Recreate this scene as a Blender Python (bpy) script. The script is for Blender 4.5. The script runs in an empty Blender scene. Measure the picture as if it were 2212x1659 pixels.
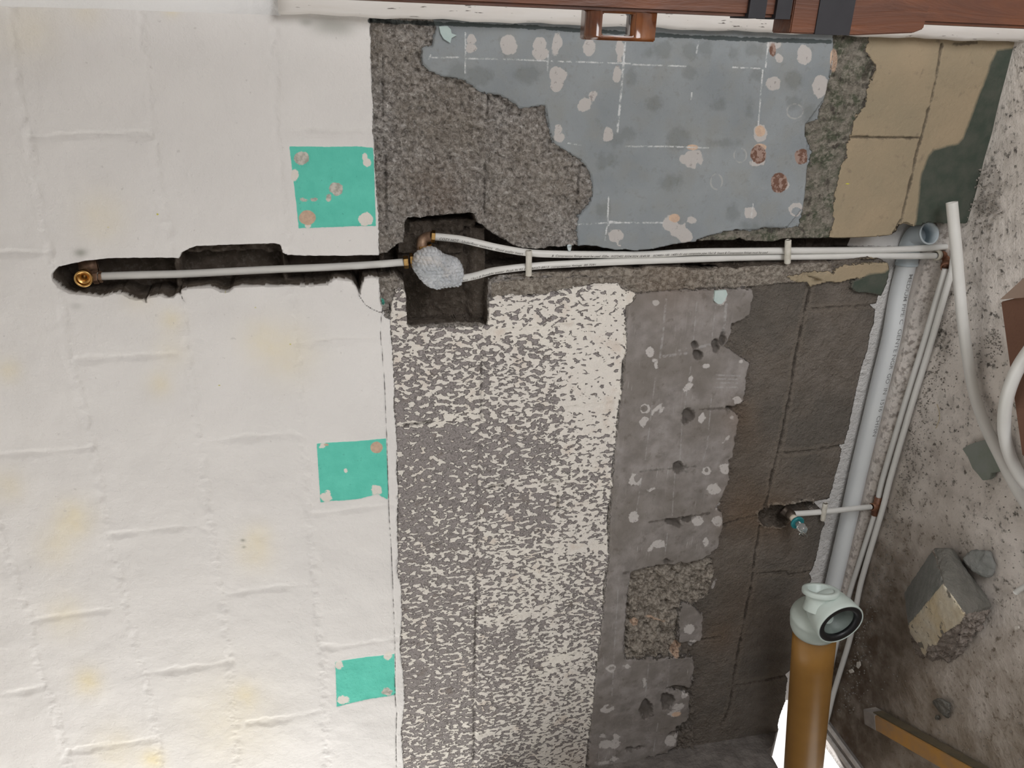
import bpy, bmesh, math, random
import numpy as np
from mathutils import Vector, Matrix, noise as mnoise
random.seed(7); np.random.seed(7)
S = bpy.context.scene
C = S.collection

# ------------------------------------------------------------------ camera
W_, H_, F_ = 2212.0, 1659.0, 1720.0
d_ = np.array([7794., -480., 1720.]); d_ /= np.linalg.norm(d_)          # world down, in camera axes (right, down, forward)
l_ = np.array([-146., 3870., 1720.]); l_ -= d_*l_.dot(d_); l_ /= np.linalg.norm(l_)   # world left
n_ = np.cross(d_, l_)                                                    # into the wall
CAM = np.array([0.0, -1.6, 1.485])
def cw(v): return np.array([-l_.dot(v), n_.dot(v), -d_.dot(v)])          # camera axes -> world
def ray(px, py): return cw(np.array([px-W_/2, py-H_/2, F_]))
def atY(px, py, Y=0.0):
    r = ray(px, py); return Vector(CAM + r*((Y-CAM[1])/r[1]))
def atZ(px, py, Z=0.0):
    r = ray(px, py); return Vector(CAM + r*((Z-CAM[2])/r[2]))
def atX(px, py, X=0.0):
    r = ray(px, py); return Vector(CAM + r*((X-CAM[0])/r[0]))
RV = np.stack([-l_, n_, -d_])                                            # rows: world axes in camera axes
def proj(P):
    q = (np.asarray(P)-CAM) @ RV
    return np.stack([q[...,0]/q[...,2]*F_+W_/2, q[...,1]/q[...,2]*F_+H_/2], -1)
cd = bpy.data.cameras.new('camera'); cam = bpy.data.objects.new('camera', cd); C.objects.link(cam)
cd.sensor_width = 36; cd.lens = F_/W_*36; cd.clip_start = .02
ex, ey, ez = cw(np.array([1.,0,0])), cw(np.array([0,-1.,0])), cw(np.array([0,0,-1.]))
cam.matrix_world = Matrix(((ex[0],ey[0],ez[0],CAM[0]),(ex[1],ey[1],ez[1],CAM[1]),(ex[2],ey[2],ez[2],CAM[2]),(0,0,0,1)))
S.camera = cam
# ------------------------------------------------------------------ light
wd = bpy.data.worlds.new('sky'); S.world = wd; wd.use_nodes = True
bg = wd.node_tree.nodes['Background']; bg.inputs[0].default_value = (1.0, .985, .96, 1); bg.inputs[1].default_value = .36
def area(name, loc, rot, sx, sy, power, col=(1,1,1)):
    L = bpy.data.lights.new(name, 'AREA'); L.shape = 'RECTANGLE'; L.size = sx; L.size_y = sy; L.energy = power; L.color = col
    o = bpy.data.objects.new(name, L); C.objects.link(o); o.location = loc; o.rotation_euler = rot
    return o
area('window_daylight', (-2.6, -.80, 1.75), (0, math.radians(-90), 0), 1.2, 1.5, 27, (1, .985, .95))
fill_loc = Vector((.82, -1.75, .66))
area('right_fill', fill_loc, (Vector((-.45, -.15, -.1))-fill_loc).to_track_quat('-Z', 'Y').to_euler(), 1.2, .8, 34, (.97, .98, 1))  # added fill light from behind right, lifting floor and recess; no doorway there
sn = bpy.data.lights.new('sun', 'SUN'); sn.energy = 14; sn.angle = .02; so = bpy.data.objects.new('sun', sn); C.objects.link(so); so.rotation_euler = Vector((-.15, -.6, -.8)).to_track_quat('-Z', 'Y').to_euler()
S.view_settings.view_transform = 'Standard'; S.view_settings.look = 'None'
S.view_settings.gamma = 1; S.view_settings.use_curve_mapping = False; S.view_settings.exposure = -.22

# ------------------------------------------------------------------ materials
class NT:
    def __init__(s, name):
        s.m = bpy.data.materials.new(name); s.m.use_nodes = True; s.t = s.m.node_tree; s.t.nodes.clear()
        s.out = s.t.nodes.new('ShaderNodeOutputMaterial'); s.b = s.t.nodes.new('ShaderNodeBsdfPrincipled')
        s.t.links.new(s.b.outputs[0], s.out.inputs[0])
    def n(s, k, **a):
        x = s.t.nodes.new('ShaderNode'+k)
        for q, v in a.items(): setattr(x, q, v)
        return x
    def put(s, sock, v):
        if v is None: return
        if isinstance(v, bpy.types.NodeSocket): s.t.links.new(v, sock)
        elif isinstance(v, (tuple, list)):
            sock.default_value = (*v, 1) if len(v) == 3 and len(sock.default_value) == 4 else v
        else: sock.default_value = v
    def math(s, op, a, b=None, c=None, clamp=False):
        x = s.n('Math', operation=op, use_clamp=clamp); s.put(x.inputs[0], a); s.put(x.inputs[1], b)
        if c is not None: s.put(x.inputs[2], c)
        return x.outputs[0]
    def mix(s, f, a, b, mode='MIX'):
        x = s.n('Mix', data_type='RGBA', blend_type=mode); s.put(x.inputs[0], f); s.put(x.inputs[6], a); s.put(x.inputs[7], b); return x.outputs[2]
    def noise(s, vec, scale, detail=3, rough=.55, dist=0):
        x = s.n('TexNoise'); s.put(x.inputs['Vector'], vec); s.put(x.inputs['Scale'], scale); x.inputs['Detail'].default_value = detail
        x.inputs['Roughness'].default_value = rough; x.inputs['Distortion'].default_value = dist; return x.outputs[0]
    def vor(s, vec, scale, feat='F1'):
        x = s.n('TexVoronoi', feature=feat); s.put(x.inputs['Vector'], vec); s.put(x.inputs['Scale'], scale); return x.outputs[0]
    def rng(s, v, a, b, c=0., d=1., smooth=False):
        x = s.n('MapRange'); x.interpolation_type = 'SMOOTHSTEP' if smooth else 'LINEAR'
        for i, q in enumerate((v, a, b, c, d)): s.put(x.inputs[i], q)
        return x.outputs[0]
    def attr(s, name):
        x = s.n('Attribute', attribute_name=name); return x.outputs['Fac']
    def obj(s): return s.n('TexCoord').outputs['Object']
    def geo(s): return s.n('NewGeometry').outputs['Position']
    def mapping(s, v, rot=(0,0,0), scale=(1,1,1)):
        x = s.n('Mapping'); s.put(x.inputs[0], v); x.inputs['Rotation'].default_value = rot; x.inputs['Scale'].default_value = scale; return x.outputs[0]
    def bump(s, h, dist=1., strength=1.):
        x = s.n('Bump'); x.inputs['Strength'].default_value = strength; x.inputs['Distance'].default_value = dist; s.put(x.inputs['Height'], h)
        s.t.links.new(x.outputs[0], s.b.inputs['Normal'])
    def done(s, col=None, rough=None, metal=None):
        s.put(s.b.inputs['Base Color'], col); s.put(s.b.inputs['Roughness'], rough); s.put(s.b.inputs['Metallic'], metal); return s.m
def simple(name, col, col2=None, rough=.6, metal=0, scale=30, bump=0., bscale=200, **kw):
    k = NT(name); p = k.obj(); c = col
    if col2: c = k.mix(k.rng(k.noise(p, scale, 4), .35, .65), col, col2)
    if bump: k.bump(k.math('MULTIPLY', k.noise(p, bscale, 4), bump))
    for q, v in kw.items(): k.put(k.b.inputs[q.replace('_', ' ')], v)
    return k.done(c, rough, metal)

# ------------------------------------------------------------------ objects
def wloc(o):
    return o.location if o.parent is None else Vector((0, 0, 0))
def put(o, parent=None, label=None, cat=None, group=None, kind=None):
    if parent is not None: o.parent = parent
    for k, v in (('label', label), ('category', cat), ('group', group), ('kind', kind)):
        if v: o[k] = v
    return o
def empty(name, loc, **k):
    o = bpy.data.objects.new(name, None); o.empty_display_size = .05; C.objects.link(o); o.location = loc
    return put(o, **k)
def mesh(name, verts, faces, mat, parent=None, smooth=True, **k):
    me = bpy.data.meshes.new(name); me.from_pydata([tuple(map(float, v)) for v in verts], [], faces); me.update()
    if mat: me.materials.append(mat)
    if smooth: me.polygons.foreach_set('use_smooth', [True]*len(me.polygons))
    o = bpy.data.objects.new(name, me); C.objects.link(o)
    put(o, parent, **k)
    if parent is not None: o.matrix_parent_inverse = Matrix.Translation(wloc(parent)).inverted()
    return o
def frombm(name, bm, mat, parent=None, smooth=True, **k):
    bmesh.ops.recalc_face_normals(bm, faces=bm.faces)
    me = bpy.data.meshes.new(name); bm.to_mesh(me); bm.free()
    if mat: me.materials.append(mat)
    if smooth: me.polygons.foreach_set('use_smooth', [True]*len(me.polygons))
    o = bpy.data.objects.new(name, me); C.objects.link(o)
    put(o, parent, **k)
    if parent is not None: o.matrix_parent_inverse = Matrix.Translation(wloc(parent)).inverted()
    return o
def spline(pts, n=8):
    pts = [Vector(p) for p in pts]; out = []
    for i in range(len(pts)-1):
        p0 = pts[max(i-1, 0)]; p1 = pts[i]; p2 = pts[i+1]; p3 = pts[min(i+2, len(pts)-1)]
        for j in range(n):
            t = j/n
            out.append(.5*((2*p1)+(p2-p0)*t+(2*p0-5*p1+4*p2-p3)*t*t+(3*p1-p0-3*p2+p3)*t**3))
    out.append(pts[-1]); return out
def tube(path, r, seg=20, wall=0, caps=True):
    """verts, faces of a tube along a polyline; r may be a list; wall>0 makes the ends hollow"""
    path = [Vector(p) for p in path]; n = len(path); rs = r if isinstance(r, (list, tuple)) else [r]*n
    V, Fc = [], []; T0 = (path[1]-path[0]).normalized(); U = T0.orthogonal().normalized()
    for i in range(n):
        T = (path[min(i+1, n-1)]-path[max(i-1, 0)]).normalized(); U = (U-T*U.dot(T)).normalized(); B = T.cross(U)
        for k in range(seg):
            a = 2*math.pi*k/seg; V.append(path[i]+(U*math.cos(a)+B*math.sin(a))*rs[i])
    for i in range(n-1):
        for k in range(seg): Fc.append((i*seg+k, i*seg+(k+1) % seg, (i+1)*seg+(k+1) % seg, (i+1)*seg+k))
    for e in ((0, 1) if caps else ()):
        base = 0 if e == 0 else (n-1)*seg; c = path[0] if e == 0 else path[-1]
        T = (path[1]-path[0]).normalized() if e == 0 else (path[-2]-path[-1]).normalized()
        if wall:
            q = (rs[0 if e == 0 else -1]-wall)/rs[0 if e == 0 else -1]
            b1 = len(V); V += [c+(V[base+k]-c)*q for k in range(seg)]
            b2 = len(V); V += [V[b1+k]+T*.04 for k in range(seg)]
            for k in range(seg):
                k2 = (k+1) % seg; Fc += [(base+k, b1+k, b1+k2, base+k2), (b1+k, b2+k, b2+k2, b1+k2)]
            Fc.append(tuple(range(b2, b2+seg)))
        else: Fc.append(tuple(range(base, base+seg)))
    return V, Fc
def lathe(prof, org, axis, seg=32, nside=None):
    """prof: (along, radius) list"""
    axis = Vector(axis).normalized(); U = axis.orthogonal().normalized(); B = axis.cross(U); org = Vector(org); V, Fc = [], []
    for (h, r) in prof:
        for k in range(seg):
            a = 2*math.pi*(k+.5)/seg; V.append(org+axis*h+(U*math.cos(a)+B*math.sin(a))*max(r, 1e-5))
    for i in range(len(prof)-1):
        for k in range(seg): Fc.append((i*seg+k, i*seg+(k+1) % seg, (i+1)*seg+(k+1) % seg, (i+1)*seg+k))
    return V, Fc
def join(*parts):
    V, Fc = [], []
    for v, f in parts:
        b = len(V); V += list(v); Fc += [tuple(i+b for i in q) for q in f]
    return V, Fc
def box(x0, x1, y0, y1, z0, z1):
    V = [Vector((x, y, z)) for x in (x0, x1) for y in (y0, y1) for z in (z0, z1)]
    return V, [(0,1,3,2), (4,6,7,5), (0,4,5,1), (2,3,7,6), (0,2,6,4), (1,5,7,3)]

# numpy noise
def _h(ix, iy, s):
    h = (ix.astype(np.int64)*374761393+iy.astype(np.int64)*668265263+s*974634777) & 0xffffffff
    h = ((h ^ (h >> 13))*1274126177) & 0xffffffff
    return ((h ^ (h >> 16)) & 0xffff)/65535.0
def vn(x, y, s=0):
    ix = np.floor(x); iy = np.floor(y); fx = x-ix; fy = y-iy; fx = fx*fx*(3-2*fx); fy = fy*fy*(3-2*fy)
    a, b, c, e = _h(ix, iy, s), _h(ix+1, iy, s), _h(ix, iy+1, s), _h(ix+1, iy+1, s)
    return (a*(1-fx)+b*fx)*(1-fy)+(c*(1-fx)+e*fx)*fy-.5
def fbm(x, y, s=0, o=4):
    r = 0; a = 1
    for i in range(o): r = r+a*vn(x*2**i+i*17.3, y*2**i-i*9.1, s+i); a *= .5
    return r
# ------------------------------------------------------------------ the block wall: one fine relief surface, split into its named parts
XL, XR, ZT, STEP = -2.0, .016, 2.42, .0025
gx = np.arange(XL, XR+1e-6, STEP); gz = np.arange(-.02, ZT, STEP); NX, NZ = len(gx), len(gz)
X, Z = [q.ravel().copy() for q in np.meshgrid(gx, gz)]
def topx(X, Z, Y=0.0): 
    p = proj(np.stack([X, np.full_like(X, Y), Z], -1)); return p[:, 0], p[:, 1]
PX, PY = topx(X, Z)
FAR = -60.
def sdp(poly, px=None, py=None, margin=60):
    """signed distance (positive inside) to a traced outline"""
    px = PX if px is None else px; py = PY if py is None else py
    out = np.full(px.shape, FAR); P = np.array(poly, float)
    m = (px > P[:,0].min()-margin) & (px < P[:,0].max()+margin) & (py > P[:,1].min()-margin) & (py < P[:,1].max()+margin)
    x, y = px[m], py[m]; d = np.full(x.shape, 1e9); ins = np.zeros(x.shape, bool)
    for i in range(len(P)):
        a, b = P[i], P[(i+1) % len(P)]; e = b-a; wx, wy = x-a[0], y-a[1]
        t = np.clip((wx*e[0]+wy*e[1])/max(e.dot(e), 1e-9), 0, 1)
        d = np.minimum(d, (wx-e[0]*t)**2+(wy-e[1]*t)**2)
        if a[1] != b[1]:
            c = ((a[1] > y) != (b[1] > y)) & (x < (b[0]-a[0])*(y-a[1])/(b[1]-a[1])+a[0]); ins ^= c
    d = np.sqrt(d); out[m] = np.clip(np.where(ins, d, -d), FAR, 60); return out
def sdl(lines, half, margin=30):
    """distance to traced polylines: positive within half width"""
    out = np.full(PX.shape, FAR)
    for P in lines:
        w = half
        if isinstance(P, tuple) and not isinstance(P[0], tuple): P, w = P
        P = np.array(P, float)
        for i in range(len(P)-1):
            a, b = P[i], P[i+1]
            m = (PX > min(a[0],b[0])-margin) & (PX < max(a[0],b[0])+margin) & (PY > min(a[1],b[1])-margin) & (PY < max(a[1],b[1])+margin)
            e = b-a; wx, wy = PX[m]-a[0], PY[m]-a[1]; t = np.clip((wx*e[0]+wy*e[1])/max(e.dot(e), 1e-9), 0, 1)
            out[m] = np.maximum(out[m], w-np.sqrt((wx-e[0]*t)**2+(wy-e[1]*t)**2))
    return out
def sde(items):
    """ellipses (x, y, rx, ry, angle)"""
    out = np.full(PX.shape, FAR)
    for it in items:
        x, y, rx, ry = it[:4]; a = math.radians(it[4]) if len(it) > 4 else 0; R = max(rx, ry)+14
        m = (abs(PX-x) < R) & (abs(PY-y) < R); dx, dy = PX[m]-x, PY[m]-y
        u = dx*math.cos(a)+dy*math.sin(a); v = -dx*math.sin(a)+dy*math.cos(a)
        out[m] = np.maximum(out[m], (1-np.sqrt((u/rx)**2+(v/ry)**2))*min(rx, ry))
    return out

TRENCH = [(113,605),(112,592),(120,582),(128,575),(160,567),(185,563),(230,558),(290,556),(350,556),(388,557),(393,545),(402,540),(425,530),(500,528),(590,525),(606,527),(610,545),(620,551),(680,552),(760,551),(818,550),(838,548),(843,540),(854,533),(856,528),(871,524),(875,505),(874,480),(883,472),(950,466),(1024,460),(1033,482),(1045,488),(1053,496),(1065,507),(1090,520),(1112,532),(1137,539),(1160,538),(1222,533),(1244,531),(1262,529),(1285,530),(1310,536),(1330,539),(1350,537),(1370,540),(1400,538),(1420,534),(1436,530),(1455,526),(1500,521),(1580,519),(1599,515),(1614,521),(1640,521),(1671,523),(1696,516),(1747,515),(1796,514),(1893,512),(1905,511),
 (1895,559),(1882,558),(1850,562),(1800,568),(1740,571),(1700,574),(1660,575),(1620,578),(1592,583),(1575,577),(1545,585),(1500,585),(1480,580),(1440,578),(1400,578),(1385,583),(1360,582),(1330,578),(1300,584),(1240,588),(1195,590),(1140,592),(1080,598),(1058,606),(1054,640),(1055,690),(1051,705),(1040,701),(1030,700),(885,707),(880,700),(877,640),(872,610),(862,601),(851,593),(841,600),(817,602),(800,598),(786,601),(783,611),(776,636),(770,622),(760,607),(745,604),(722,603),(703,615),(680,617),(643,619),(614,617),(600,619),(560,618),(520,618),(504,620),(495,629),(478,630),(462,622),(451,620),(423,622),(405,623),(392,626),(389,636),(381,634),(373,642),(362,644),(347,638),(318,643),(315,653),(309,648),(297,648),(278,643),(263,634),(240,634),(220,641),(206,640),(184,636),(151,632),(130,622)]
SLOT = [(1893,512),(1930,507),(1936,499),(1942,486),(1958,480),(1966,484),(1972,489),(1990,487),(1996,482),(2010,480),(2036,482),(2096,482),(2080,540),(2200,640),(2060,1100),(1900,1700),(1690,1700),(1683,1572),(1690,1545),(1700,1520),(1702,1490),(1705,1470),(1700,1462),(1709,1455),(1722,1415),(1738,1350),(1755,1262),(1757,1252),(1752,1245),(1758,1236),(1766,1215),(1770,1200),(1775,1172),(1780,1150),(1786,1136),(1787,1121),(1783,1112),(1778,1105),(1757,1110),(1752,1099),(1757,1093),(1762,1093),(1764,1087),(1790,1083),(1796,1080),(1802,1062),(1806,1045),(1812,1020),(1818,1003),(1820,985),(1823,975),(1817,966),(1828,962),(1832,945),(1838,928),(1843,900),(1850,868),(1862,815),(1870,785),(1880,755),(1884,725),(1893,700),(1896,672),(1884,661),(1898,658),(1903,640),(1913,618),(1918,600),(1921,585),(1919,570),(1908,561),(1882,558)]
VALVE = [(1640,1110),(1660,1098),(1680,1093),(1700,1094),(1760,1084),(1762,1108),(1720,1118),(1700,1138),(1680,1143),(1655,1142),(1643,1130)]

wob = (fbm(X*90, Z*90, 3, 3)*2.6)
tr = sdp(TRENCH)+wob*.5; sl = sdp(SLOT, margin=80)+fbm(X*150, Z*150, 5, 3)*1.6
# pull the vertices beside the two outlines onto them, so broken edges stay crisp
for _it in range(4):
    f = (lambda: sdp(TRENCH)+fbm(X*90, Z*90, 3, 3)*1.3, lambda: sdp(SLOT, margin=80)+fbm(X*150, Z*150, 5, 3)*1.6)[_it % 2]()
    F2 = f.reshape(NZ, NX); gZ, gX = np.gradient(F2, STEP); gX = np.clip(gX, -1500, 1500); gZ = np.clip(gZ, -1500, 1500); g2 = gX.ravel()**2+gZ.ravel()**2+1e-6
    dx, dz = -f*gX.ravel()/g2, -f*gZ.ravel()/g2
    m = (np.hypot(dx, dz) < STEP*.62) & (Z > -.012) & (Z < ZT-.01) & (X > XL+.004) & (X < XR-.004)
    X[m] += dx[m]; Z[m] += dz[m]; PX, PY = topx(X, Z)
PX, PY = topx(X, Z)
n1 = fbm(X*60, Z*60, 11, 4); n2 = fbm(X*160, Z*160, 23, 3); n3 = fbm(X*22, Z*22, 31, 3); n4 = fbm(X*9, Z*9, 37, 3); n5 = fbm(X*320, Z*320, 41, 2)

def smooth(a, b, v): t = np.clip((v-a)/(b-a), 0, 1); return t*t*(3-2*t)
L_ = -400; B_ = 1760
WHITE = [(L_,-200),(796,-200),(799,40),(801,120),(806,230),(805,283),(809,310),(810,360),(814,420),(818,470),(819,552),(819,604),(822,650),(830,680),(842,690),(844,720),(848,760),(852,840),(850,880),(853,900),(858,960),(856,1010),(860,1060),(858,1120),(860,1200),(858,1240),(866,1260),(868,1330),(864,1400),(872,1470),(874,1520),(866,1580),(872,1659),(874,B_),(L_,B_)]
GREENS = [[(625,316),(700,317),(770,316),(806,319),(808,350),(809,400),(811,450),(812,488),(770,488),(700,491),(645,493),(640,440),(634,390),(629,350)],
          [(684,958),(730,955),(780,951),(834,947),(836,1000),(839,1062),(837,1078),(815,1066),(780,1076),(740,1081),(715,1082),(692,1086),(690,1050)],
          [(724,1430),(760,1423),(800,1417),(852,1411),(853,1460),(855,1500),(830,1504),(790,1511),(750,1520),(727,1525),(726,1480)],
          [(824,646),(832,648),(834,655),(829,661),(826,661)]]
BLUE = [(937,40),(940,62),(936,80),(932,99),(912,101),(909,120),(911,137),(927,154),(957,165),(998,172),(1020,185),(1033,197),(1055,203),(1079,206),(1109,222),(1122,235),(1177,228),(1180,250),(1186,280),(1195,309),(1226,329),(1256,347),(1274,375),(1279,405),(1277,425),(1271,440),(1258,455),(1248,466),(1244,499),(1248,514),(1244,560),(1400,560),(1500,540),(1505,519),(1530,510),(1560,503),(1590,496),(1620,500),(1650,492),(1690,493),(1726,489),(1730,476),(1735,447),(1740,415),(1743,367),(1755,329),(1745,305),(1738,291),(1740,268),(1768,256),(1781,210),(1796,157),(1800,100),(1800,20)]
DIRTY = [(1790,20),(1800,99),(1781,210),(1740,268),(1743,367),(1735,447),(1700,490),(1560,500),(1500,522),(1500,560),(1790,560),(1797,515),(1800,480),(1809,395),(1829,337),(1829,311),(1839,294),(1842,268),(1868,228),(1872,200),(1877,182),(1891,142),(1867,109),(1877,94),(1880,20)]
BEIGE = [(1877,0),(1877,94),(1867,109),(1880,125),(1891,142),(1889,160),(1877,182),(1872,200),(1870,228),(1855,245),(1842,268),(1839,294),(1829,311),(1829,337),(1815,365),(1809,395),(1802,440),(1800,480),(1793,505),(1785,560),(2300,560),(2300,0)]
BEIGE2 = [(1700,600),(1740,590),(1790,586),(1800,592),(1810,577),(1850,571),(1900,568),(1925,566),(1925,600),(1912,592),(1890,594),(1860,600),(1840,604),(1815,611),(1790,610),(1765,616),(1750,622),(1745,612),(1725,612)]
DKG = [(2240,95),(2153,109),(2145,125),(2138,142),(2133,160),(2128,172),(2118,195),(2110,215),(2098,250),(2087,278),(2080,300),(2070,311),(2045,316),(2017,324),(2006,337),(1996,360),(1991,375),(1985,400),(1984,430),(1982,447),(1976,483),(1980,520),(2140,520),(2240,200)]
DKG2 = [(1925,575),(1910,588),(1880,592),(1860,600),(1842,606),(1838,622),(1850,632),(1880,634),(1904,640),(1925,600)]
CREAM = [(842,690),(846,655),(858,620),(872,625),(880,640),(880,700),(885,707),(1040,706),(1055,690),(1056,650),(1062,643),(1075,640),(1100,638),(1150,640),(1190,634),(1230,624),(1250,620),(1290,614),(1335,612),(1345,625),(1372,632),(1366,648),(1352,660),(1350,700),(1352,750),(1344,790),(1340,850),(1333,900),(1330,950),(1322,1010),(1320,1060),(1312,1120),(1314,1200),(1305,1250),(1300,1330),(1292,1400),(1283,1470),(1280,1520),(1272,1580),(1266,1640),(1262,B_),(874,B_),(866,1580),(864,1400),(858,1240),(860,1060),(853,900),(848,760)]
PANEL = [(1372,632),(1420,628),(1500,626),(1574,624),(1600,622),(1624,625),(1626,640),(1622,660),(1619,681),(1600,690),(1582,700),(1576,725),(1574,737),(1566,748),(1585,760),(1600,772),(1617,780),(1614,805),(1609,835),(1605,855),(1602,866),(1590,872),(1574,880),(1588,892),(1594,904),(1593,920),(1590,940),(1585,965),(1581,987),(1572,993),(1577,1000),(1576,1020),(1574,1033),(1566,1055),(1556,1079),(1545,1096),(1558,1104),(1560,1130),(1556,1160),(1552,1180),(1536,1192),(1508,1211),(1460,1218),(1402,1222),(1362,1236),(1356,1280),(1350,1340),(1350,1420),(1395,1424),(1440,1420),(1462,1418),(1495,1416),(1499,1440),(1496,1470),(1490,1486),(1455,1480),(1440,1485),(1490,1498),(1490,1540),(1480,1560),(1463,1570),(1462,1612),(1440,1625),(1380,1640),(1350,B_),(1262,B_),(1272,1580),(1283,1470),(1300,1330),(1314,1200),(1320,1060),(1330,950),(1340,850),(1352,750),(1350,700),(1352,660),(1366,648)]
PANEL2 = [(1464,1318),(1470,1305),(1500,1306),(1506,1318),(1520,1330),(1516,1375),(1512,1384),(1464,1386)]
ROUGHM = [(1362,1236),(1402,1224),(1470,1216),(1540,1210),(1545,1240),(1530,1290),(1506,1306),(1470,1305),(1464,1320),(1463,1385),(1470,1400),(1455,1418),(1400,1424),(1350,1422),(1350,1340),(1356,1280)]
RGH2 = [(1345,600),(1300,600),(1250,598),(1100,606),(1062,612),(1062,645),(1100,640),(1190,636),(1250,620),(1335,614),(1372,634),(1430,628),(1500,625),(1574,622),(1640,620),(1700,612),(1725,612),(1790,610),(1745,595),(1800,590),(1800,570),(1700,572),(1592,578),(1440,572),(1300,580),(1058,600)]

sW, sC, sB, sE, sK, sA = sdp(WHITE), sdp(CREAM), sdp(BLUE), np.maximum(sdp(BEIGE), sdp(BEIGE2)), np.maximum(sdp(DKG), sdp(DKG2)), np.maximum(sdp(PANEL), sdp(PANEL2))
sG = np.maximum.reduce([sdp(g) for g in GREENS]); sM = np.maximum.reduce([sdp(ROUGHM), sdp(RGH2), sdp(VALVE)+3]); sD = sdp(DIRTY)
tr = sdp(TRENCH)+fbm(X*90, Z*90, 3, 3)*1.3; sl = sdp(SLOT, margin=80)+fbm(X*150, Z*150, 5, 3)*1.6; va = sdp(VALVE)+n1*3

J_WHITE = [[(592,-60),(595,150),(600,300),(610,420),(622,540),(640,740),(655,950),(668,1120),(685,1300),(697,1420),(708,1720)],
 [(300,-60),(315,150),(332,300),(345,400),(368,520),(390,650),(410,780),(425,900),(440,1000),(455,1130),(478,1290),(495,1420),(520,1720)],
 [(25,0),(40,200),(70,330),(92,480),(130,640),(160,800),(190,920),(205,1000),(235,1140),(262,1270),(290,1380),(312,1460),(335,1560),(355,1720)],
 [(-30,1000),(0,1150),(35,1250),(65,1340),(85,1440),(120,1540),(148,1659),(160,1720)]]
J_WPERP = [[(65,297),(200,290),(325,293)],[(600,283),(700,288),(806,288)],[(0,549),(110,545)],[(170,778),(260,772),(380,765)],[(630,744),(720,736),(826,727)],[(-40,985),(100,977),(200,966)],[(440,953),(540,946),(630,937),(650,945)],[(672,1112),(750,1101),(845,1090)],[(245,1155),(340,1144),(425,1135),(450,1148)],[(490,1284),(580,1272),(668,1261)],[(70,1342),(160,1328),(252,1314)],[(697,1401),(780,1391),(855,1379)],[(312,1456),(400,1444),(500,1430)],[(-40,1505),(60,1492),(95,1480)],[(535,1563),(620,1551),(702,1532)],[(150,1624),(240,1610),(335,1595)]]
J_GREY = [[(1055,205),(1053,300),(1049,400),(1047,470)],[(1047,706),(1042,800),(1041,900),(1037,1000),(1035,1100),(1032,1250),(1028,1400),(1024,1720)],
 [(1253,350),(1251,420),(1246,470)],[(1242,590),(1240,700),(1231,800),(1222,900),(1213,1000),(1205,1100),(1199,1250),(1190,1380),(1180,1500),(1172,1720)],
 [(828,110),(829,250),(832,330),(835,400),(836,500)]]
J_GPERP = [[(1062,716),(1150,711),(1240,703)],[(860,920),(930,915),(1038,898)],[(1228,882),(1330,872)],[(1056,1052),(1120,1048),(1200,1040)],[(1050,1345),(1120,1332),(1190,1322)],[(1205,1190),(1310,1179)],[(1178,1425),(1260,1412)],[(1030,1590),(1110,1575)],[(810,285),(828,288)],[(1056,370),(1090,372)]]
J_BARE = [[(1757,618),(1750,650),(1742,680),(1722,780),(1712,850),(1702,900),(1690,960),(1683,985),(1672,1030),(1662,1085),(1648,1112)],[(1645,1140),(1642,1165),(1635,1200),(1628,1260),(1610,1350),(1600,1400),(1588,1470),(1580,1530),(1570,1556)],
 [(1840,296),(1900,297),(1985,298)],[(2035,95),(2025,150),(2018,190),(2005,240),(1990,298),(1980,330),(1972,370),(1960,420),(1948,470),(1930,506)]]
J_BPERP = [[(1762,670),(1820,665),(1896,661)],[(1700,983),(1760,976),(1828,965)],[(1560,1140),(1600,1126),(1645,1116)],[(1640,1244),(1703,1239),(1707,1246),(1756,1238)],[(1576,1488),(1640,1478),(1703,1464)],[(1500,1390),(1560,1380)],[(1560,1570),(1572,1556)]]
CRACK = [([(828,655),(823,690),(822,722),(828,790),(832,850),(836,950),(838,1050),(840,1100),(843,1150),(848,1240),(850,1300),(853,1380),(854,1430),(853,1500),(857,1540),(855,1600),(858,1720)],1.1),([(775,637),(789,658),(805,668),(820,674),(842,672)],1.1),([(842,650),(843,672)],1.2),([(388,630),(394,645),(402,654)],1.0),([(786,600),(783,614)],1.2)]
bed = sdl(J_WHITE, 9, 40)+n3*5; perp = sdl(J_WPERP, 7, 30)+n3*6
lj = sdl(J_GREY, 5, 30)+n1*4; lgp = sdl(J_GPERP, 7, 30)+n1*3
lb = sdl(J_BARE, 2.2, 30)+n1*3; lbp = sdl(J_BPERP, 1.8, 30)+n1*2.2
lbw = sdl(J_BARE[:2]+J_BPERP, 11, 40)+n1*3
crk = sdl(CRACK, 1.2, 20)+n2*.8

# relief, metres towards the room
one = np.ones_like(X)
n6 = fbm(X*105, Z*130, 91, 3); h = -.006-(n1*.007+n2*.005)+n4*.004-n6*.010                                  # hacked render and stripped blocks
bare = (PX > 1500) & (sA < 0) & (sB < 0); h = np.where(bare, -.010+n2*.0012+n4*.002, h)
hM = -.006+n1*.014+n2*.007; h = np.where(sM > 0, hM, h)
h = h+(smooth(-2, 3, sB)*(.004+n4*.002-h*.98))*(sB > -2)
h = np.where(sE > 0, .000+n4*.002+n2*.0006, h); h = np.where(sK > 0, .0005+n4*.002, h)
h = np.where(sD > 0, -.003+n1*.003+n2*.002, h)
hc = -.001+n4*.004-.006*smooth(-2, 6, sdl(J_GREY[1:2], 5, 30))
h = np.where(sC > 0, hc+n2*.0015, h)
sAw = sA+n1*7; h = h+smooth(-1.5, 2.5, sAw)*(.006+n4*.003+n2*.0005-h)*(sA > -6)
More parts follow.
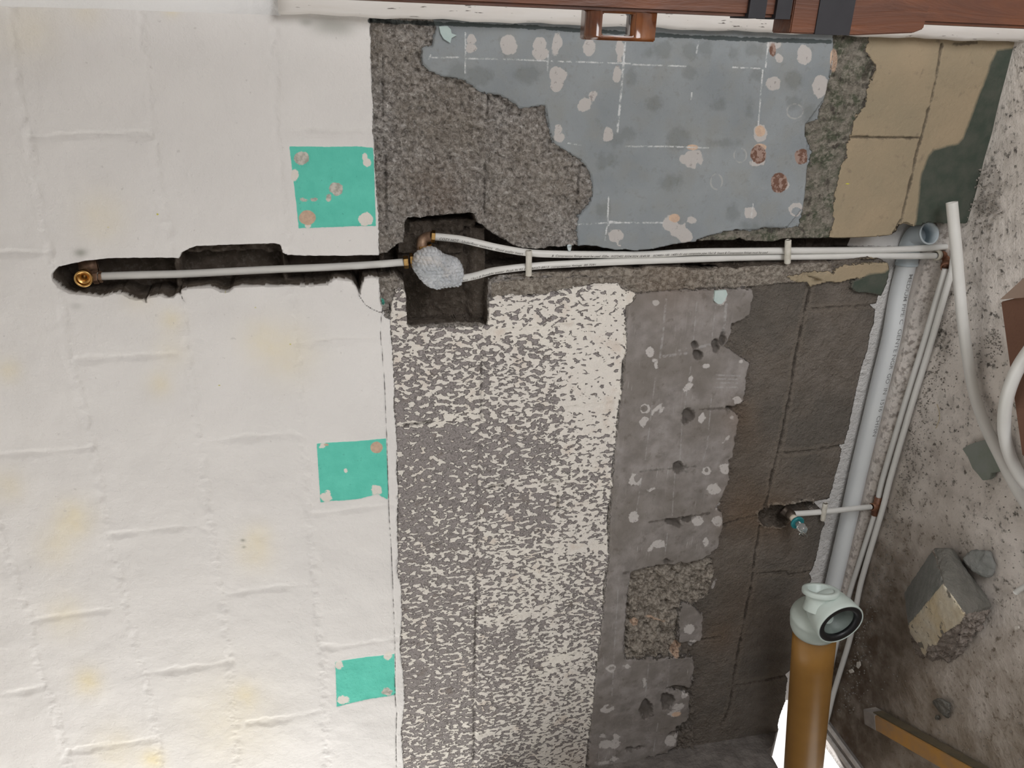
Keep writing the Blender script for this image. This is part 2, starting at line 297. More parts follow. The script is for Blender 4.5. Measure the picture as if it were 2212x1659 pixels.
CHIP = sde([(1506,765,9,15,-20),(1500,745,8,8),(1545,745,9,14),(1488,895,14,14,20),(1480,905,8,10),(1466,1008,14,12),(1455,1125,20,9,20),(1475,1120,26,7,-15),(1442,1210,8,6),(1570,880,10,9),(1560,735,8,16),(1575,1110,14,9,-35),(1395,1262,14,26,20),(1440,1510,14,20),(1460,1578,16,4,-10),(1365,1614,18,4,-5),(1395,1530,14,22)])+n1*7
h = np.where((sA > -2) & (CHIP > 0), h-np.clip(CHIP/5, 0, 1)*.011, h)
h = np.where((sM > 0) & (sdp(ROUGHM) > 0), -.010+n1*.020+n3*.016+n2*.006, h)
h = np.where(sdp(RGH2) > 0, -.006+n1*.010+n3*.004, h)
BLK = sdp([(1362,1330),(1440,1318),(1462,1322),(1462,1400),(1440,1412),(1380,1416),(1352,1400)]); h = np.where(BLK > 0, h+.006*smooth(0, 4, BLK), h)
h = h-smooth(0, 2.5, lb)*.006*(sA < 0)-smooth(0, 2., lbp)*.004
h = h-smooth(0, 5, lj)*.004*(sC <= 0)*(sB < 0)-smooth(0, 5, lgp)*.002
hw = .002+n4*.005+n3*.001-.0044*smooth(-3, 8, perp+n1*6)*(.75+n3)-.0014*smooth(-6, 8, bed)+(n1*.0034+n2*.0014)*smooth(-8, 6, bed)+n1*.0012*smooth(-6, 6, perp)
wm = smooth(-1.5, .8, sW+n1*4+n2*2)
h = h*(1-wm)+hw*wm
h = np.where((sG > -1) & (sW > -8), h-.0012*smooth(-1, 1, sG), h)
h = h-smooth(-.3, .8, crk)*.003
DAB = sde([(652,342,17,17),(726,408,15,14)]); h = h-smooth(-2, 3, DAB)*.002
# chased channel, hollow cells with webs between
web = np.maximum.reduce([9-abs(PX-(378+(PY-590)*.12)), 7-abs(PX-(613+(PY-590)*.1)), 8-abs(PX-827), 6-abs(PX-1046), 7-abs(PX-1246)*1.])
dep = .085-.045*smooth(-4, 4, web+n1*5)
dep = np.where((PY < 556) & (PX > 395) & (PX < 615), .045+n1*.02, dep)
nic = (PX > 862) & (PX < 1056) & (PY > 455) & (PY < 712)
void = sdp([(884,474),(1024,461),(1028,480),(890,487)]); dep = np.where(nic, .058+.004*n1, dep); dep = np.where(nic & (PY < 560) & (PX < 1035), .040+.014*n1, dep); dep = np.where(void > 0, .10, dep)
dep = np.where(nic & (PX > 1010) & (PY > 500), .058-.022*smooth(1008, 1030, PX+n1*10), dep)
dep = np.where((PX > 1060), np.where(web > 0, dep, .095+n3*.02), dep)
rim = sdp([(1882,560),(1800,566),(1592,581),(1440,577),(1300,584),(1140,592),(1058,604),(1058,590),(1140,582),(1300,574),(1592,568),(1800,559),(1882,554)])
dep = np.where((rim > 0) & (tr > 0), np.minimum(dep, .018+n1*.012+.02*smooth(0, 14, tr)), dep)
h = np.where(tr > .45, -dep, h)
h = np.where(va > 0, -.030*smooth(0, 5, va)-.006+n1*.006, h)
h = np.where(sl > .45, -.122, h)
Yw = -h

# fraction of old cream paint left between the pick marks
PK = np.array([(870,750,.5),(950,750,.46),(1020,800,.48),(950,850,.42),(900,950,.16),(1000,950,.2),(950,1000,.16),(950,1080,.22),(950,1200,.37),(950,1300,.36),(950,1400,.28),(950,1500,.25),(950,1620,.32),(900,1500,.28),(1010,1600,.36),(900,670,.55),(1130,650,.68),(1200,650,.75),(1100,750,.6),(1200,720,.6),(1130,850,.55),(1180,900,.38),(1080,900,.45),(1100,980,.25),(1180,1000,.32),(1100,1060,.28),(1130,1110,.34),(1170,1110,.3),(1110,1180,.55),(1150,1230,.72),(1130,1290,.52),(1180,1310,.56),(1100,1400,.38),(1150,1450,.50),(1100,1550,.44),(1160,1550,.6),(1080,1640,.46),(1280,660,.84),(1300,750,.88),(1280,820,.93),(1290,900,.85),(1270,960,.7),(1290,1000,.6),(1250,1060,.55),(1270,1120,.72),(1250,1170,.7),(1260,1230,.42),(1250,1300,.42),(1240,1400,.54),(1230,1480,.66),(1230,1560,.62),(1220,1640,.7)])
num = np.zeros_like(X); den = np.zeros_like(X)+1e-12
for x, y, v in PK:
    w = 1/(((PX-x)/1.)**2+((PY-y)/1.)**2+300)**1.8; num += w*v; den += w
pk = num/den+np.clip(1-np.abs(lgp-4)/9, 0, 1)*.5*(sC > 0)+np.clip(1-np.abs(sdl(J_GREY[3:4],5,30)-4)/8, 0, 1)*.25*(sC > 0)+n3*.10+n4*.12

dL = sde([(1018,85,9,10),(1017,105,12,9),(1097,97,18,23,-12),(1165,95,16,14),(1166,115,17,14),(1201,95,11,23,10),(1271,103,14,17),(1338,104,10,19),(1335,125,5,10),
 (1204,160,19,17,10),(1202,180,14,18),(1262,226,17,13,-40),(1279,208,8,13,20),(1331,162,10,19),(1205,280,9,12),(1208,297,12,9),(1312,290,12,15,20),(1735,118,16,20),(1770,186,18,24,10),(1668,180,17,15),(1670,98,15,9),(1680,125,8,10),
 (1496,343,22,20),(1478,343,12,10),(1640,288,15,18),(1634,350,16,9),(1460,492,18,20,20),(1478,508,16,16),(1448,482,18,18),(1492,474,10,7),(1330,508,17,14,20),(1338,522,10,10),(1619,459,13,13,-20),(1718,452,16,15),(1690,400,14,10)])
dL = np.maximum(dL, sde([(1415,652,7,5),(1402,758,10,10),(1412,776,5,4),(1416,785,4,8),(1521,789,9,5),(1598,779,4,3),(1390,880,11,11),(1388,908,9,12,20),(1591,862,10,7,20),(1416,880,12,4,-50),(1426,885,10,3,-50),(1513,902,7,12,15),(1579,899,5,4),(1483,834,12,7,-40),(1490,815,4,7,10),(1567,945,12,3,-40),(1364,1035,7,10),(1370,1033,12,13),(1524,1014,9,9),(1563,1010,12,11),(1540,1053,14,12),(1367,1114,11,12),(1504,1122,12,11),(1548,1122,11,12,20),(1421,1173,14,9),(1405,1180,9,4,-60),(1522,1168,5,9),(1408,1053,8,3,-20),(1552,1092,8,5,-30),(1487,1356,11,11),(1496,1388,9,9,-30),(1319,1440,11,8,-20),(1353,1436,7,5),(1390,1470,4,8),(1310,1528,14,9,-20),(1302,1587,6,4),(1308,1605,14,9,-10),(1328,1603,12,9,-50),(1330,1588,7,6),(1447,1598,11,13,20),(1460,1588,7,6),(1300,1645,14,4,-5),(1325,1635,9,5),(1463,1524,12,8,-10),(1455,1538,13,7,-10),(1476,1500,7,5),(1545,1266,3,9,20),(1552,640,14,16),(1358,1262,4,8)]))
# rings: light rim, dull centre
hole = sde([(1374,1030,8,9),(1319,1440,7,4,-20),(1313,1524,7,4,-20),(1390,880,8,8),(1418,888,8,3,-50),(1524,1014,5,6),(1718,455,11,9),(1546,392,12,16),(1716,205,16,18),(1505,358,5,8),(1342,523,8,7),(1470,468,14,18)])
dRing = sde([(1546,392,14,18),(1715,240,19,17),(1597,335,15,17)])
dT = sde([(664,470,18,16),(813,966,13,12),(1801,130,10,26),(1495,318,12,6),(1640,318,14,8),(1455,470,12,9),(1640,283,11,12),(1461,1395,12,10),(1460,1410,9,9),(1372,1345,9,8),(1415,1338,16,3),(1460,1540,10,5,-10),(705,961,5,3)])
dR = sde([(1636,333,17,20),(1730,338,16,17),(1681,394,18,22),(1668,108,7,14)])
dP = sde([(793,351,9,9),(788,340,5,9),(790,473,15,15),(664,488,7,6),(637,378,9,13),(733,1436,8,9),(838,1416,9,10),(741,1511,13,9),(814,1058,12,10),(747,1016,4,4),(698,962,8,5,-25),(703,1075,13,8,20),(708,1068,5,8)])
dBe = sde([(836,1494,10,8),(652,342,16,15),(726,408,15,14),(711,426,6,9),(655,431,8,4),(680,431,6,3),(637,378,6,9)])
dD = sde([(1430,108,20,19),(1490,110,16,20),(1523,105,15,18),(1585,115,12,14),(1622,110,14,16),(1488,158,14,14),(1631,160,13,16),(1412,224,17,17),(1548,226,20,12,-15),(1362,165,12,18),(1617,235,8,18),(1712,172,19,20),(1712,222,15,14),(1745,245,13,22),(1328,300,20,16),(1355,288,16,14),(1300,350,10,18),(1465,300,26,26),(1562,308,30,8),(1035,165,30,22),(985,155,20,22),(1140,160,26,20),(1448,392,25,14),(1297,455,12,14),(1308,450,8,14),(1320,345,12,14),(1582,457,14,18),(1608,487,10,10),(1628,494,10,12),(1655,492,24,7),(1640,110,10,14),(1400,115,12,10)])
lw = sdl([[(925,128),(930,118)],[(928,124),(990,124)],[(1004,126),(1060,127),(1130,129),(1180,131)],[(1190,132),(1300,135)],[(1310,136),(1345,137),(1360,137)],[(1365,139),(1480,143)],[(1580,145),(1640,148)],([(1349,92),(1345,140),(1340,200),(1332,285)],2.2),[(1183,118),(1181,155)],[(1005,70),(1004,158)],[(1226,309),(1255,313)],[(1349,316),(1440,316),(1528,319)],[(1507,90),(1503,115)],[(1493,200),(1491,215)],[(1658,90),(1652,145)],[(1646,150),(1636,270)],[(1313,425),(1311,480)],[(1240,484),(1330,480),(1430,480)],([(1312,485),(1316,478),(1330,480)],2.5),[(1310,485),(1306,520)],[(1620,475),(1625,440)],([(1801,100),(1795,190)],2.5)],1.6,14)
la = sdl([([(1437,645),(1430,720),(1424,770)],2.4),[(1416,790),(1409,848),(1400,930),(1392,990)],[(1503,650),(1495,740)],[(1490,790),(1470,920),(1466,1000)],[(1543,660),(1535,740)],[(1535,850),(1525,960),(1514,1000)],([(1566,655),(1560,720)],3),([(1432,768),(1480,761)],3),[(1380,1015),(1440,1010)],[(1455,1020),(1450,1110)],[(1385,1020),(1372,1110)],[(1440,1150),(1433,1210)],[(1335,1240),(1320,1500)],[(1400,1430),(1392,1500)],[(1445,1420),(1440,1480)],[(1420,1560),(1410,1620)],([(1545,808),(1596,810)],1.6),([(1545,816),(1590,817)],1.6),([(1545,824),(1590,825)],1.6),([(1543,834),(1590,834)],1.6),([(1465,755),(1500,742)],2.5),([(1510,748),(1545,738)],3)],1.2,14)
dark = np.maximum(np.where(sA > -1, CHIP, FAR), sdl([([(1510,882),(1568,879)],2.2),([(1400,1125),(1440,1118)],2.),([(1490,1112),(1530,1106)],2.),([(1380,1015),(1500,1005)],1.2),([(1345,1235),(1405,1222)],2.)],2,14)+n2*1.5)
dark = np.maximum(dark, np.maximum(np.where((PX > 1500) & (sA < 1), lb, FAR), lbp*.8)); dark = np.maximum(dark, sdl([([(827,120),(829,250)],1.2),([(833,335),(836,500)],1.6),([(1055,208),(1053,250)],2.5),([(1049,340),(1048,460)],1.2),([(1253,360),(1250,420)],1.8),([(1041,780),(1040,905)],1.6),([(1029,1290),(1026,1440)],2.),([(1025,1540),(1024,1640)],1.5),([(808,284),(828,287)],2.),([(876,920),(930,912)],4.),([(1058,1052),(1085,1048)],3.5),([(1178,1042),(1205,1040)],3.),([(1205,1072),(1204,1100)],3),([(1800,560),(1880,556)],1),([(2060,96),(2110,92)],3),([(1870,165),(1880,140)],7)],2,14)+n2*2.5)
gap = sdl([([(799,44),(880,48),(1000,53),(1140,58),(1255,66),(1430,76),(1500,80),(1600,84),(1700,88),(1790,90)],4.5)],4,14)+n1*3
stain = np.zeros_like(X)
for x, y, r, v in [(220,470,60,.35),(370,690,30,.5),(345,830,30,.5),(370,760,40,.3),(620,760,70,.45),(560,730,50,.3),(160,1120,45,.7),(120,1180,50,.4),(550,1190,45,.5),(560,1150,30,.3),(190,1470,35,.8),(330,1640,30,.9),(250,1620,60,.4),(500,1560,120,.35),(60,60,80,.3),(370,20,20,.6),(190,25,40,.3),(20,800,30,.5),(20,1050,40,.4),(530,1500,30,.5),(300,640,40,.25),(140,1330,50,.4)]:
    stain += v*np.exp(-((PX-x)**2+(PY-y)**2)/(r*r)*1.3)
spk = sde([(341,462,3,3),(234,491,3,2),(487,631,3,2),(552,663,3,2),(627,743,3,2),(474,831,3,2),(1831,397,6,2)])
smud = np.zeros_like(X)
for x, y, r, v in [(175,545,14,.8),(700,55,30,.5),(740,60,30,.5),(660,48,14,.5),(525,1165,5,.9),(527,1180,4,.7),(165,660,12,.3)]:
    smud += v*np.exp(-((PX-x)**2+((PY-y)*1.6)**2)/(r*r))
rust = np.zeros_like(X)
for x, y, r, v in [(960,430,50,.4),(930,400,60,.2),(1450,610,70,.35),(1600,900,40,.5),(1600,1120,50,.6),(1680,1120,50,.8),(1560,1380,40,.5),(1620,960,40,.3),(1610,1050,50,.3),(1600,1300,60,.35),(1240,1645,40,.45),(900,700,30,.2)]:
    rust += v*np.exp(-((PX-x)**2+(PY-y)**2)/(r*r))

# grid -> mesh
idx = np.arange(NX*NZ).reshape(NZ, NX)
Q = np.stack([idx[:-1,:-1], idx[:-1,1:], idx[1:,1:], idx[1:,:-1]], -1).reshape(-1, 4)
co = np.stack([X, Yw, Z], -1)
# vertex normals
fn = np.cross(co[Q[:,2]]-co[Q[:,0]], co[Q[:,3]]-co[Q[:,1]]); vnm = np.zeros_like(co)
for k in range(4):
    for a in range(3): vnm[:,a] += np.bincount(Q[:,k], weights=fn[:,a], minlength=len(co))
vnm /= np.linalg.norm(vnm, axis=1, keepdims=True)+1e-12
ATT = dict(sW=sW, sC=sC, sB=sB, sE=sE, sK=np.maximum(sK, FAR), sA=np.where(sM > 0, -np.abs(sM), sA), sG=np.where(sW > -9, sG, FAR), sM=sM, sD=sD, pk=pk, dL=np.where(hole > 0, np.minimum(dL, -hole), dL), dT=dT, dR=dR, dP=dP, dBe=dBe, dD=dD,
           lw=np.where(sB > -3, lw, FAR), la=np.where((sA > 0), la, FAR), dk=dark, cr=crk, gp=gap, st=stain, sp=spk, sm=smud, ru=rust, tr=np.maximum(tr, va), sl=sl, ri=3-np.abs(dRing-1.5)*2, wb=lbw)
fc = lambda a: a[Q].mean(1)
lab = np.full(len(Q), 8); F = {k: fc(v) for k, v in dict(sW=sW, sC=sC, sB=sB, sE=sE, sA=sA, sG=sG, tr=tr, sl=sl, sD=sD, px=PX, py=PY, sM=sM).items()}
lab[(F['px'] < 1290) | ((F['px'] < 1345) & (F['sA'] < 0))] = 7
lab[F['sM'] > 0] = 6; lab[F['sA'] > 0] = 5; lab[F['sC'] > 0] = 7
lab[F['sD'] > 0] = 4; lab[(F['sE'] > 0) & (F['px'] > 1780) & (F['py'] < 540)] = 4; lab[F['sB'] > 0] = 3
lab[F['sW'] > 0] = 2
g = (F['sG'] > 0) & (F['sW'] > -6); lab[g & (F['py'] < 600)] = 10; lab[g & (F['py'] > 700) & (F['py'] < 1200)] = 11; lab[g & (F['py'] > 1300)] = 12; lab[g & (F['py'] > 600) & (F['py'] < 700)] = 13
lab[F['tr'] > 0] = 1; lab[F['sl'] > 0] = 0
PARTS = {0: ('recess_back', 'white plastered back of the recess broken out along the floor'), 1: ('pipe_channel', 'dark channel and niche chased into the blocks'), 2: ('painted_blockwork', 'white painted blockwork with soft mortar joints'),
 3: ('grey_paint_panel', 'blue-grey panel with faint tile grid and pale adhesive dabs'), 4: ('beige_paint_band', 'beige painted blocks with dirty edge and dark green base'), 5: ('adhesive_panel', 'thick grey scratched tile adhesive with dabs'),
 6: ('rough_mortar', 'rough crumbly mortar'), 7: ('hacked_render', 'grey hacked render flecked with cream paint'), 8: ('bare_blockwork', 'dark bare concrete blocks with open joints'),
 10: ('paint_patch', 'turquoise-green square beside the doorway, with peach and grey dabs'), 11: ('paint_patch', 'middle turquoise-green square'), 12: ('paint_patch', 'brightest turquoise-green square at the far left of the wall'), 13: ('paint_chip', 'tiny turquoise-green chip below the channel')}
# ---- wall material
k = NT('masonry'); P = k.obj(); A = {a: k.attr(a) for a in ATT}
nF = k.noise(P, 330, 4, .6); nM = k.noise(P, 110, 4, .6); nS = k.noise(P, 28, 4, .55); nL = k.noise(P, 6, 3, .5)
def edge(a, amp=4., nz=None, soft=.7, off=0.):
    v = k.math('ADD', a, k.math('MULTIPLY', k.math('SUBTRACT', nz if nz is not None else nM, .5), amp*2)); return k.rng(v, off-soft, off+soft)
def M2(f, c): k.col = k.mix(f, k.col, c)
# stripped blocks
cb = k.mix(k.rng(nS, .35, .65), (.132,.108,.086), (.192,.164,.140)); cb = k.mix(k.rng(nF, .35, .72), cb, (.20,.175,.15)); cb = k.mix(k.rng(nL, .45, .62, 0, .55), cb, (.115,.105,.092))
nH = k.noise(P, 62, 5, .65); hk = k.mix(k.rng(k.noise(P, 130, 5, .7), .38, .60), (.180,.162,.146), (.50,.465,.43)); hk = k.mix(k.rng(nH, .5, .62, 0, .40), hk, (.24,.21,.185)); hk = k.mix(k.rng(k.noise(k.mapping(P, rot=(0,.5,0), scale=(1,1,.6)), 120, 4, .65), .57, .66, 0, .85), hk, (.66,.63,.60)); hk = k.mix(k.rng(k.vor(P, 190), .0, .22, .75, 0), hk, (.07,.06,.052)); hk = k.mix(k.rng(nL, .4, .65, 0, .35), hk, (.27,.22,.16))
xs = k.n('SeparateXYZ'); k.t.links.new(P, xs.inputs[0])
isb = k.rng(A['sB'], -1000, -999)   # constant one
k.col = cb
# hacked render left of the panel: everything whose height on the wall is above the panel line
up = k.rng(xs.outputs[2], .80, .802); k.col = k.mix(up, cb, hk)
M2(k.math('MULTIPLY', k.rng(A['wb'], 0, 3), .35), (.22,.185,.15))
# rough mortar
mo = k.mix(k.rng(nM, .38, .62), (.19,.16,.13), (.42,.375,.32)); mo = k.mix(k.rng(nF, .56, .72), mo, (.50,.46,.40)); M2(edge(A['sM'], 3), mo)
# dirty, mossy edge
di = k.mix(k.rng(nS, .42, .58), (.10,.11,.075), (.22,.20,.165)); di = k.mix(k.rng(nM, .45, .62, 0, .8), di, (.34,.31,.26)); di = k.mix(k.rng(k.noise(P, 60, 4), .55, .68, 0, .9), di, (.075,.065,.055)); M2(edge(A['sD'], 6), di)
be = k.mix(k.rng(nL, .35, .65), (.36,.285,.19), (.30,.25,.17)); be = k.mix(k.rng(k.noise(P, 45, 4), .60, .72, 0, .45), be, (.16,.13,.10)); M2(edge(A['sE'], 7), be)
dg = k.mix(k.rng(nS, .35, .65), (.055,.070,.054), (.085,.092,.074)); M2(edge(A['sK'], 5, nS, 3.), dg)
# blue-grey paint
bl = k.mix(k.rng(nL, .35, .65), (.235,.258,.272), (.30,.322,.332)); bl = k.mix(k.rng(k.noise(P, 14, 4), .48, .66, 0, .55), bl, (.27,.275,.26)); bl = k.mix(k.rng(k.noise(P, 90, 4), .58, .7, 0, .35), bl, (.20,.205,.19)); fB = edge(A['sB'], 7); M2(fB, bl)
# tile adhesive with trowel and scratch streaks
mp = k.mapping(P, rot=(0, .55, 0), scale=(5, 5, 75)); stq = k.noise(mp, 3, 4, .6)
ad = k.mix(k.rng(nS, .35, .65), (.205,.185,.172), (.30,.275,.26)); ad = k.mix(k.rng(stq, .62, .75, 0, .45), ad, (.42,.40,.385)); ad = k.mix(k.rng(nL, .42, .60, 0, .6), ad, (.165,.145,.125)); scr = k.noise(k.mapping(P, rot=(0, 1.05, 0), scale=(9, 9, 130)), 2.2, 3, .5); ad = k.mix(k.math('MULTIPLY', k.rng(scr, .66, .72), k.rng(k.noise(P, 11, 2), .5, .62, 0, .6)), ad, (.48,.46,.44)); ad = k.mix(k.rng(k.noise(P, 48, 4), .60, .70, 0, .5), ad, (.13,.11,.095)); fA = edge(A['sA'], 7); M2(fA, ad)
# old cream paint left between pick marks
mq = k.mapping(P, rot=(0, .62, 0), scale=(1.45, 1, .85)); pn = k.noise(mq, 72, 2.4, .55, .35)
thr = k.math('ADD', .5, k.math('MULTIPLY', k.math('SUBTRACT', A['pk'], .5), .25))
pmask = k.rng(k.math('SUBTRACT', thr, pn), -.006, .006)
cr_ = k.mix(k.rng(nL, .35, .65), (.74,.695,.64), (.78,.735,.665)); cr_ = k.mix(k.rng(k.noise(P, 18, 3), .55, .7, 0, .6), cr_, (.64,.54,.46)); cr_ = k.mix(k.rng(nF, .3, .6, .12, 0), cr_, (.35,.32,.28))
pit = k.mix(k.rng(nF, .35, .65), (.19,.168,.16), (.35,.32,.31)); pit = k.mix(k.rng(nS, .58, .7, 0, .5), pit, (.17,.135,.11))
peck = k.mix(pmask, pit, cr_); fC = edge(A['sC'], 5); M2(fC, peck)
# white paint
wh = k.mix(k.rng(nL, .3, .7), (.735,.712,.69), (.775,.75,.725)); wh = k.mix(k.math('MULTIPLY', k.rng(A['st'], 0, 1), k.rng(nS, .25, .7, .6, 1)), wh, (.80,.70,.46)); wh = k.mix(k.rng(k.noise(P, 75, 3), .70, .74, 0, .35), wh, (.45,.42,.40))
fW = edge(A['sW'], 5); M2(fW, wh)
M2(k.math('MULTIPLY', fW, k.rng(A['sm'], 0, 1, 0, .75)), (.16,.17,.13))
gr = k.mix(k.rng(nS, .35, .65), (.115,.56,.44), (.14,.62,.49)); gr = k.mix(k.rng(nM, .66, .7, 0, .5), gr, (.07,.35,.27)); fG = edge(A['sG'], 1.2); M2(fG, gr)
# adhesive dabs and marks
nD = k.noise(P, 75, 4, .65)
dmx = lambda a, amp=6.5, s=.8: edge(a, amp, nD, s)
M2(k.math('MULTIPLY', dmx(A['dD'], 14, 5), .30), (.115,.12,.105))
M2(k.math('MULTIPLY', dmx(A['dL'], 7), .95), k.mix(k.rng(nM, .62, .68, 0, .7), (.50,.47,.45), (.24,.21,.20)))
M2(k.math('MULTIPLY', k.math('MULTIPLY', dmx(A['ri'], 2, .8), k.rng(nD, .4, .55)), .5), (.48,.46,.44))
M2(dmx(A['dBe']), k.mix(k.rng(nM, .4, .6), (.38,.37,.32), (.62,.58,.52)))
M2(dmx(A['dP']), (.74,.70,.64)); M2(dmx(A['dT'], 2), k.mix(k.rng(nM, .4, .62), (.62,.45,.33), (.52,.37,.28)))
M2(dmx(A['dR'], 4), k.mix(k.rng(nM, .45, .55), (.16,.085,.06), (.34,.24,.20)))
M2(k.math('MULTIPLY', edge(A['lw'], 1.6, nF, .6), k.rng(nD, .40, .56)), (.60,.61,.61)); M2(k.math('MULTIPLY', k.math('MULTIPLY', edge(A['la'], 1.2, nF, .7), k.rng(nD, .42, .58)), .5), (.42,.41,.40))
M2(k.math('MULTIPLY', edge(A['gp'], 3), .9), (.055,.068,.068)); M2(k.rng(A['sp'], 0, 1), (.55,.50,.06))
M2(k.rng(A['ru'], 0, 1, 0, .62), (.17,.095,.045))
M2(k.math('MULTIPLY', dmx(A['dk'], 6, 1.6), .62), (.05,.04,.032)); M2(k.math('MULTIPLY', k.rng(A['cr'], -.2, .5), .85), (.06,.05,.045))
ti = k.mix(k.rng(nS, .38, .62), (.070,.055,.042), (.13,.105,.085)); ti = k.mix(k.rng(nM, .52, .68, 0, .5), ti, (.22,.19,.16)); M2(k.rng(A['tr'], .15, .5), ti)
slc = k.mix(k.rng(nS, .3, .7), (.90,.865,.83), (.93,.90,.87)); M2(k.rng(A['sl'], 1.2, 1.9), slc)
inv = lambda f: k.math('SUBTRACT', 1., f)
sm_ = k.math('MAXIMUM', k.math('MAXIMUM', fW, fB), k.math('MAXIMUM', fA, k.math('MAXIMUM', edge(A['sE'], 7), edge(A['sK'], 5))))
rough_h = k.math('ADD', k.math('ADD', k.math('MULTIPLY', nM, .006), k.math('MULTIPLY', nH, .014)), k.math('MULTIPLY', nF, .0028))
fine_h = k.math('ADD', k.math('MULTIPLY', nF, .0006), k.math('ADD', k.math('MULTIPLY', nM, .0012), k.math('MULTIPLY', nS, .003)))
H = k.n('Mix', data_type='FLOAT'); k.put(H.inputs[0], sm_); k.put(H.inputs[2], rough_h); k.put(H.inputs[3], fine_h); H = H.outputs[0]
ch = k.math('ADD', k.math('MULTIPLY', k.rng(k.math('SUBTRACT', thr, pn), -.05, .012), .0045), k.math('MULTIPLY', nF, .0014))
H2 = k.n('Mix', data_type='FLOAT'); k.put(H2.inputs[0], k.math('MULTIPLY', fC, inv(fW))); k.put(H2.inputs[2], H); k.put(H2.inputs[3], ch)
k.bump(H2.outputs[0], 1., 1.)
M_WALL = k.done(k.col, .85)
k.b.inputs['Specular IOR Level'].default_value = .25

wall = empty('wall_back', (0, 0, 0), kind='structure', label='tall block wall, white painted above and stripped grey and brown below')
for L, (nm, lb_) in PARTS.items():
    q = Q[lab == L]
    if not len(q): continue
    u, inv_ = np.unique(q, return_inverse=True); q2 = inv_.reshape(-1, 4)
    me = bpy.data.meshes.new(nm); me.vertices.add(len(u)); me.vertices.foreach_set('co', co[u].astype(np.float32).ravel())
    me.loops.add(len(q2)*4); me.loops.foreach_set('vertex_index', q2.astype(np.int32).ravel())
    me.polygons.add(len(q2)); me.polygons.foreach_set('loop_start', np.arange(len(q2), dtype=np.int32)*4)
    me.update(calc_edges=True); me.polygons.foreach_set('use_smooth', np.ones(len(q2), bool))
    for a, v in ATT.items():
        at = me.attributes.new(a, 'FLOAT', 'POINT'); at.data.foreach_set('value', np.ascontiguousarray(v[u], dtype=np.float32))
    me.materials.append(M_WALL); me.normals_split_custom_set_from_vertices([tuple(v) for v in vnm[u]])
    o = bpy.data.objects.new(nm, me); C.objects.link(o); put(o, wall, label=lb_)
# ------------------------------------------------------------------ floor
k = NT('dusty_concrete'); P = k.obj(); sx = k.n('SeparateXYZ'); k.t.links.new(P, sx.inputs[0])
nL = k.noise(P, 3.2, 4, .6); nS = k.noise(P, 17, 5, .6); nM = k.noise(P, 70, 4, .6); nF = k.noise(P, 260, 3)
c = k.mix(k.rng(nL, .35, .65), (.66,.61,.565), (.79,.735,.685)); c = k.mix(k.rng(nS, .45, .68, 0, .6), c, (.36,.325,.29)); c = k.mix(k.rng(k.noise(P, 2.1, 3), .52, .66, 0, .45), c, (.34,.30,.245))
c = k.mix(k.math('MULTIPLY', k.rng(nM, .56, .66), k.rng(nS, .42, .56)), c, (.11,.10,.09)); c = k.mix(k.rng(k.noise(P, 60, 2), .68, .72, 0, .8), c, (.12,.11,.095))
v = k.vor(P, 62); c = k.mix(k.rng(v, .05, .16, .6, 0), c, (.12,.105,.09))
mud_shade = k.rng(k.math('ADD', sx.outputs[0], k.math('MULTIPLY', k.math('SUBTRACT', nL, .5), 1.6)), -1.12, -1.5); mud_shade2 = k.rng(k.math('ADD', sx.outputs[0], k.math('MULTIPLY', k.math('SUBTRACT', k.noise(P, 1.7, 3), .5), .9)), -.95, -1.3); c = k.mix(k.math('MULTIPLY', mud_shade2, .40), c, (.33,.265,.20)); c = k.mix(k.math('MULTIPLY', mud_shade, k.rng(nS, .3, .7, .45, .8)), c, (.21,.165,.12))  # brown dirt tone that also paints in the shade below the left window
# damp grime along the wall and plaster dust inside the recess
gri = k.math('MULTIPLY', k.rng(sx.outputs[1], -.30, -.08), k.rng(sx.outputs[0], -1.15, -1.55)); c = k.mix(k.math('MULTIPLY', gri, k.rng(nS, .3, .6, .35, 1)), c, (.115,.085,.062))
rec = k.rng(k.math('ADD', sx.outputs[1], k.math('MULTIPLY', k.math('SUBTRACT', nM, .5), .03)), .050, .066)
rc = k.mix(k.rng(nS, .3, .7), (.78,.71,.655), (.83,.78,.73)); c = k.mix(rec, c, rc)
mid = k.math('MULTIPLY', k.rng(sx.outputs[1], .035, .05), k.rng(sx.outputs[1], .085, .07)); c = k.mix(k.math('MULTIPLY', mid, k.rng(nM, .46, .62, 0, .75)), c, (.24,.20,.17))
k.bump(k.math('ADD', k.math('MULTIPLY', nM, .005), k.math('ADD', k.math('MULTIPLY', nF, .0012), k.math('MULTIPLY', nS, .006))), 1, .7)
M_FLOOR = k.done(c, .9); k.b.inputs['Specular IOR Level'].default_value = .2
fx = np.arange(-2.06, 1.3, .012); fy = np.arange(-3.0, .17, .012); FX, FY = np.meshgrid(fx, fy)
FZ = fbm(FX*5, FY*5, 51, 4)*.006; FZ = np.where(FY > .06, FZ*.3+.028, FZ); FZ = np.where(FX < -1.95, FZ*.2, FZ)-.003
ni, nj = FX.shape; V = np.stack([FX, FY, FZ], -1).reshape(-1, 3); I = np.arange(ni*nj).reshape(ni, nj)
Fq = np.stack([I[:-1,:-1], I[:-1,1:], I[1:,1:], I[1:,:-1]], -1).reshape(-1, 4).tolist()
mesh('floor', V, Fq, M_FLOOR, kind='structure', label='dusty grey concrete floor strewn with grit')

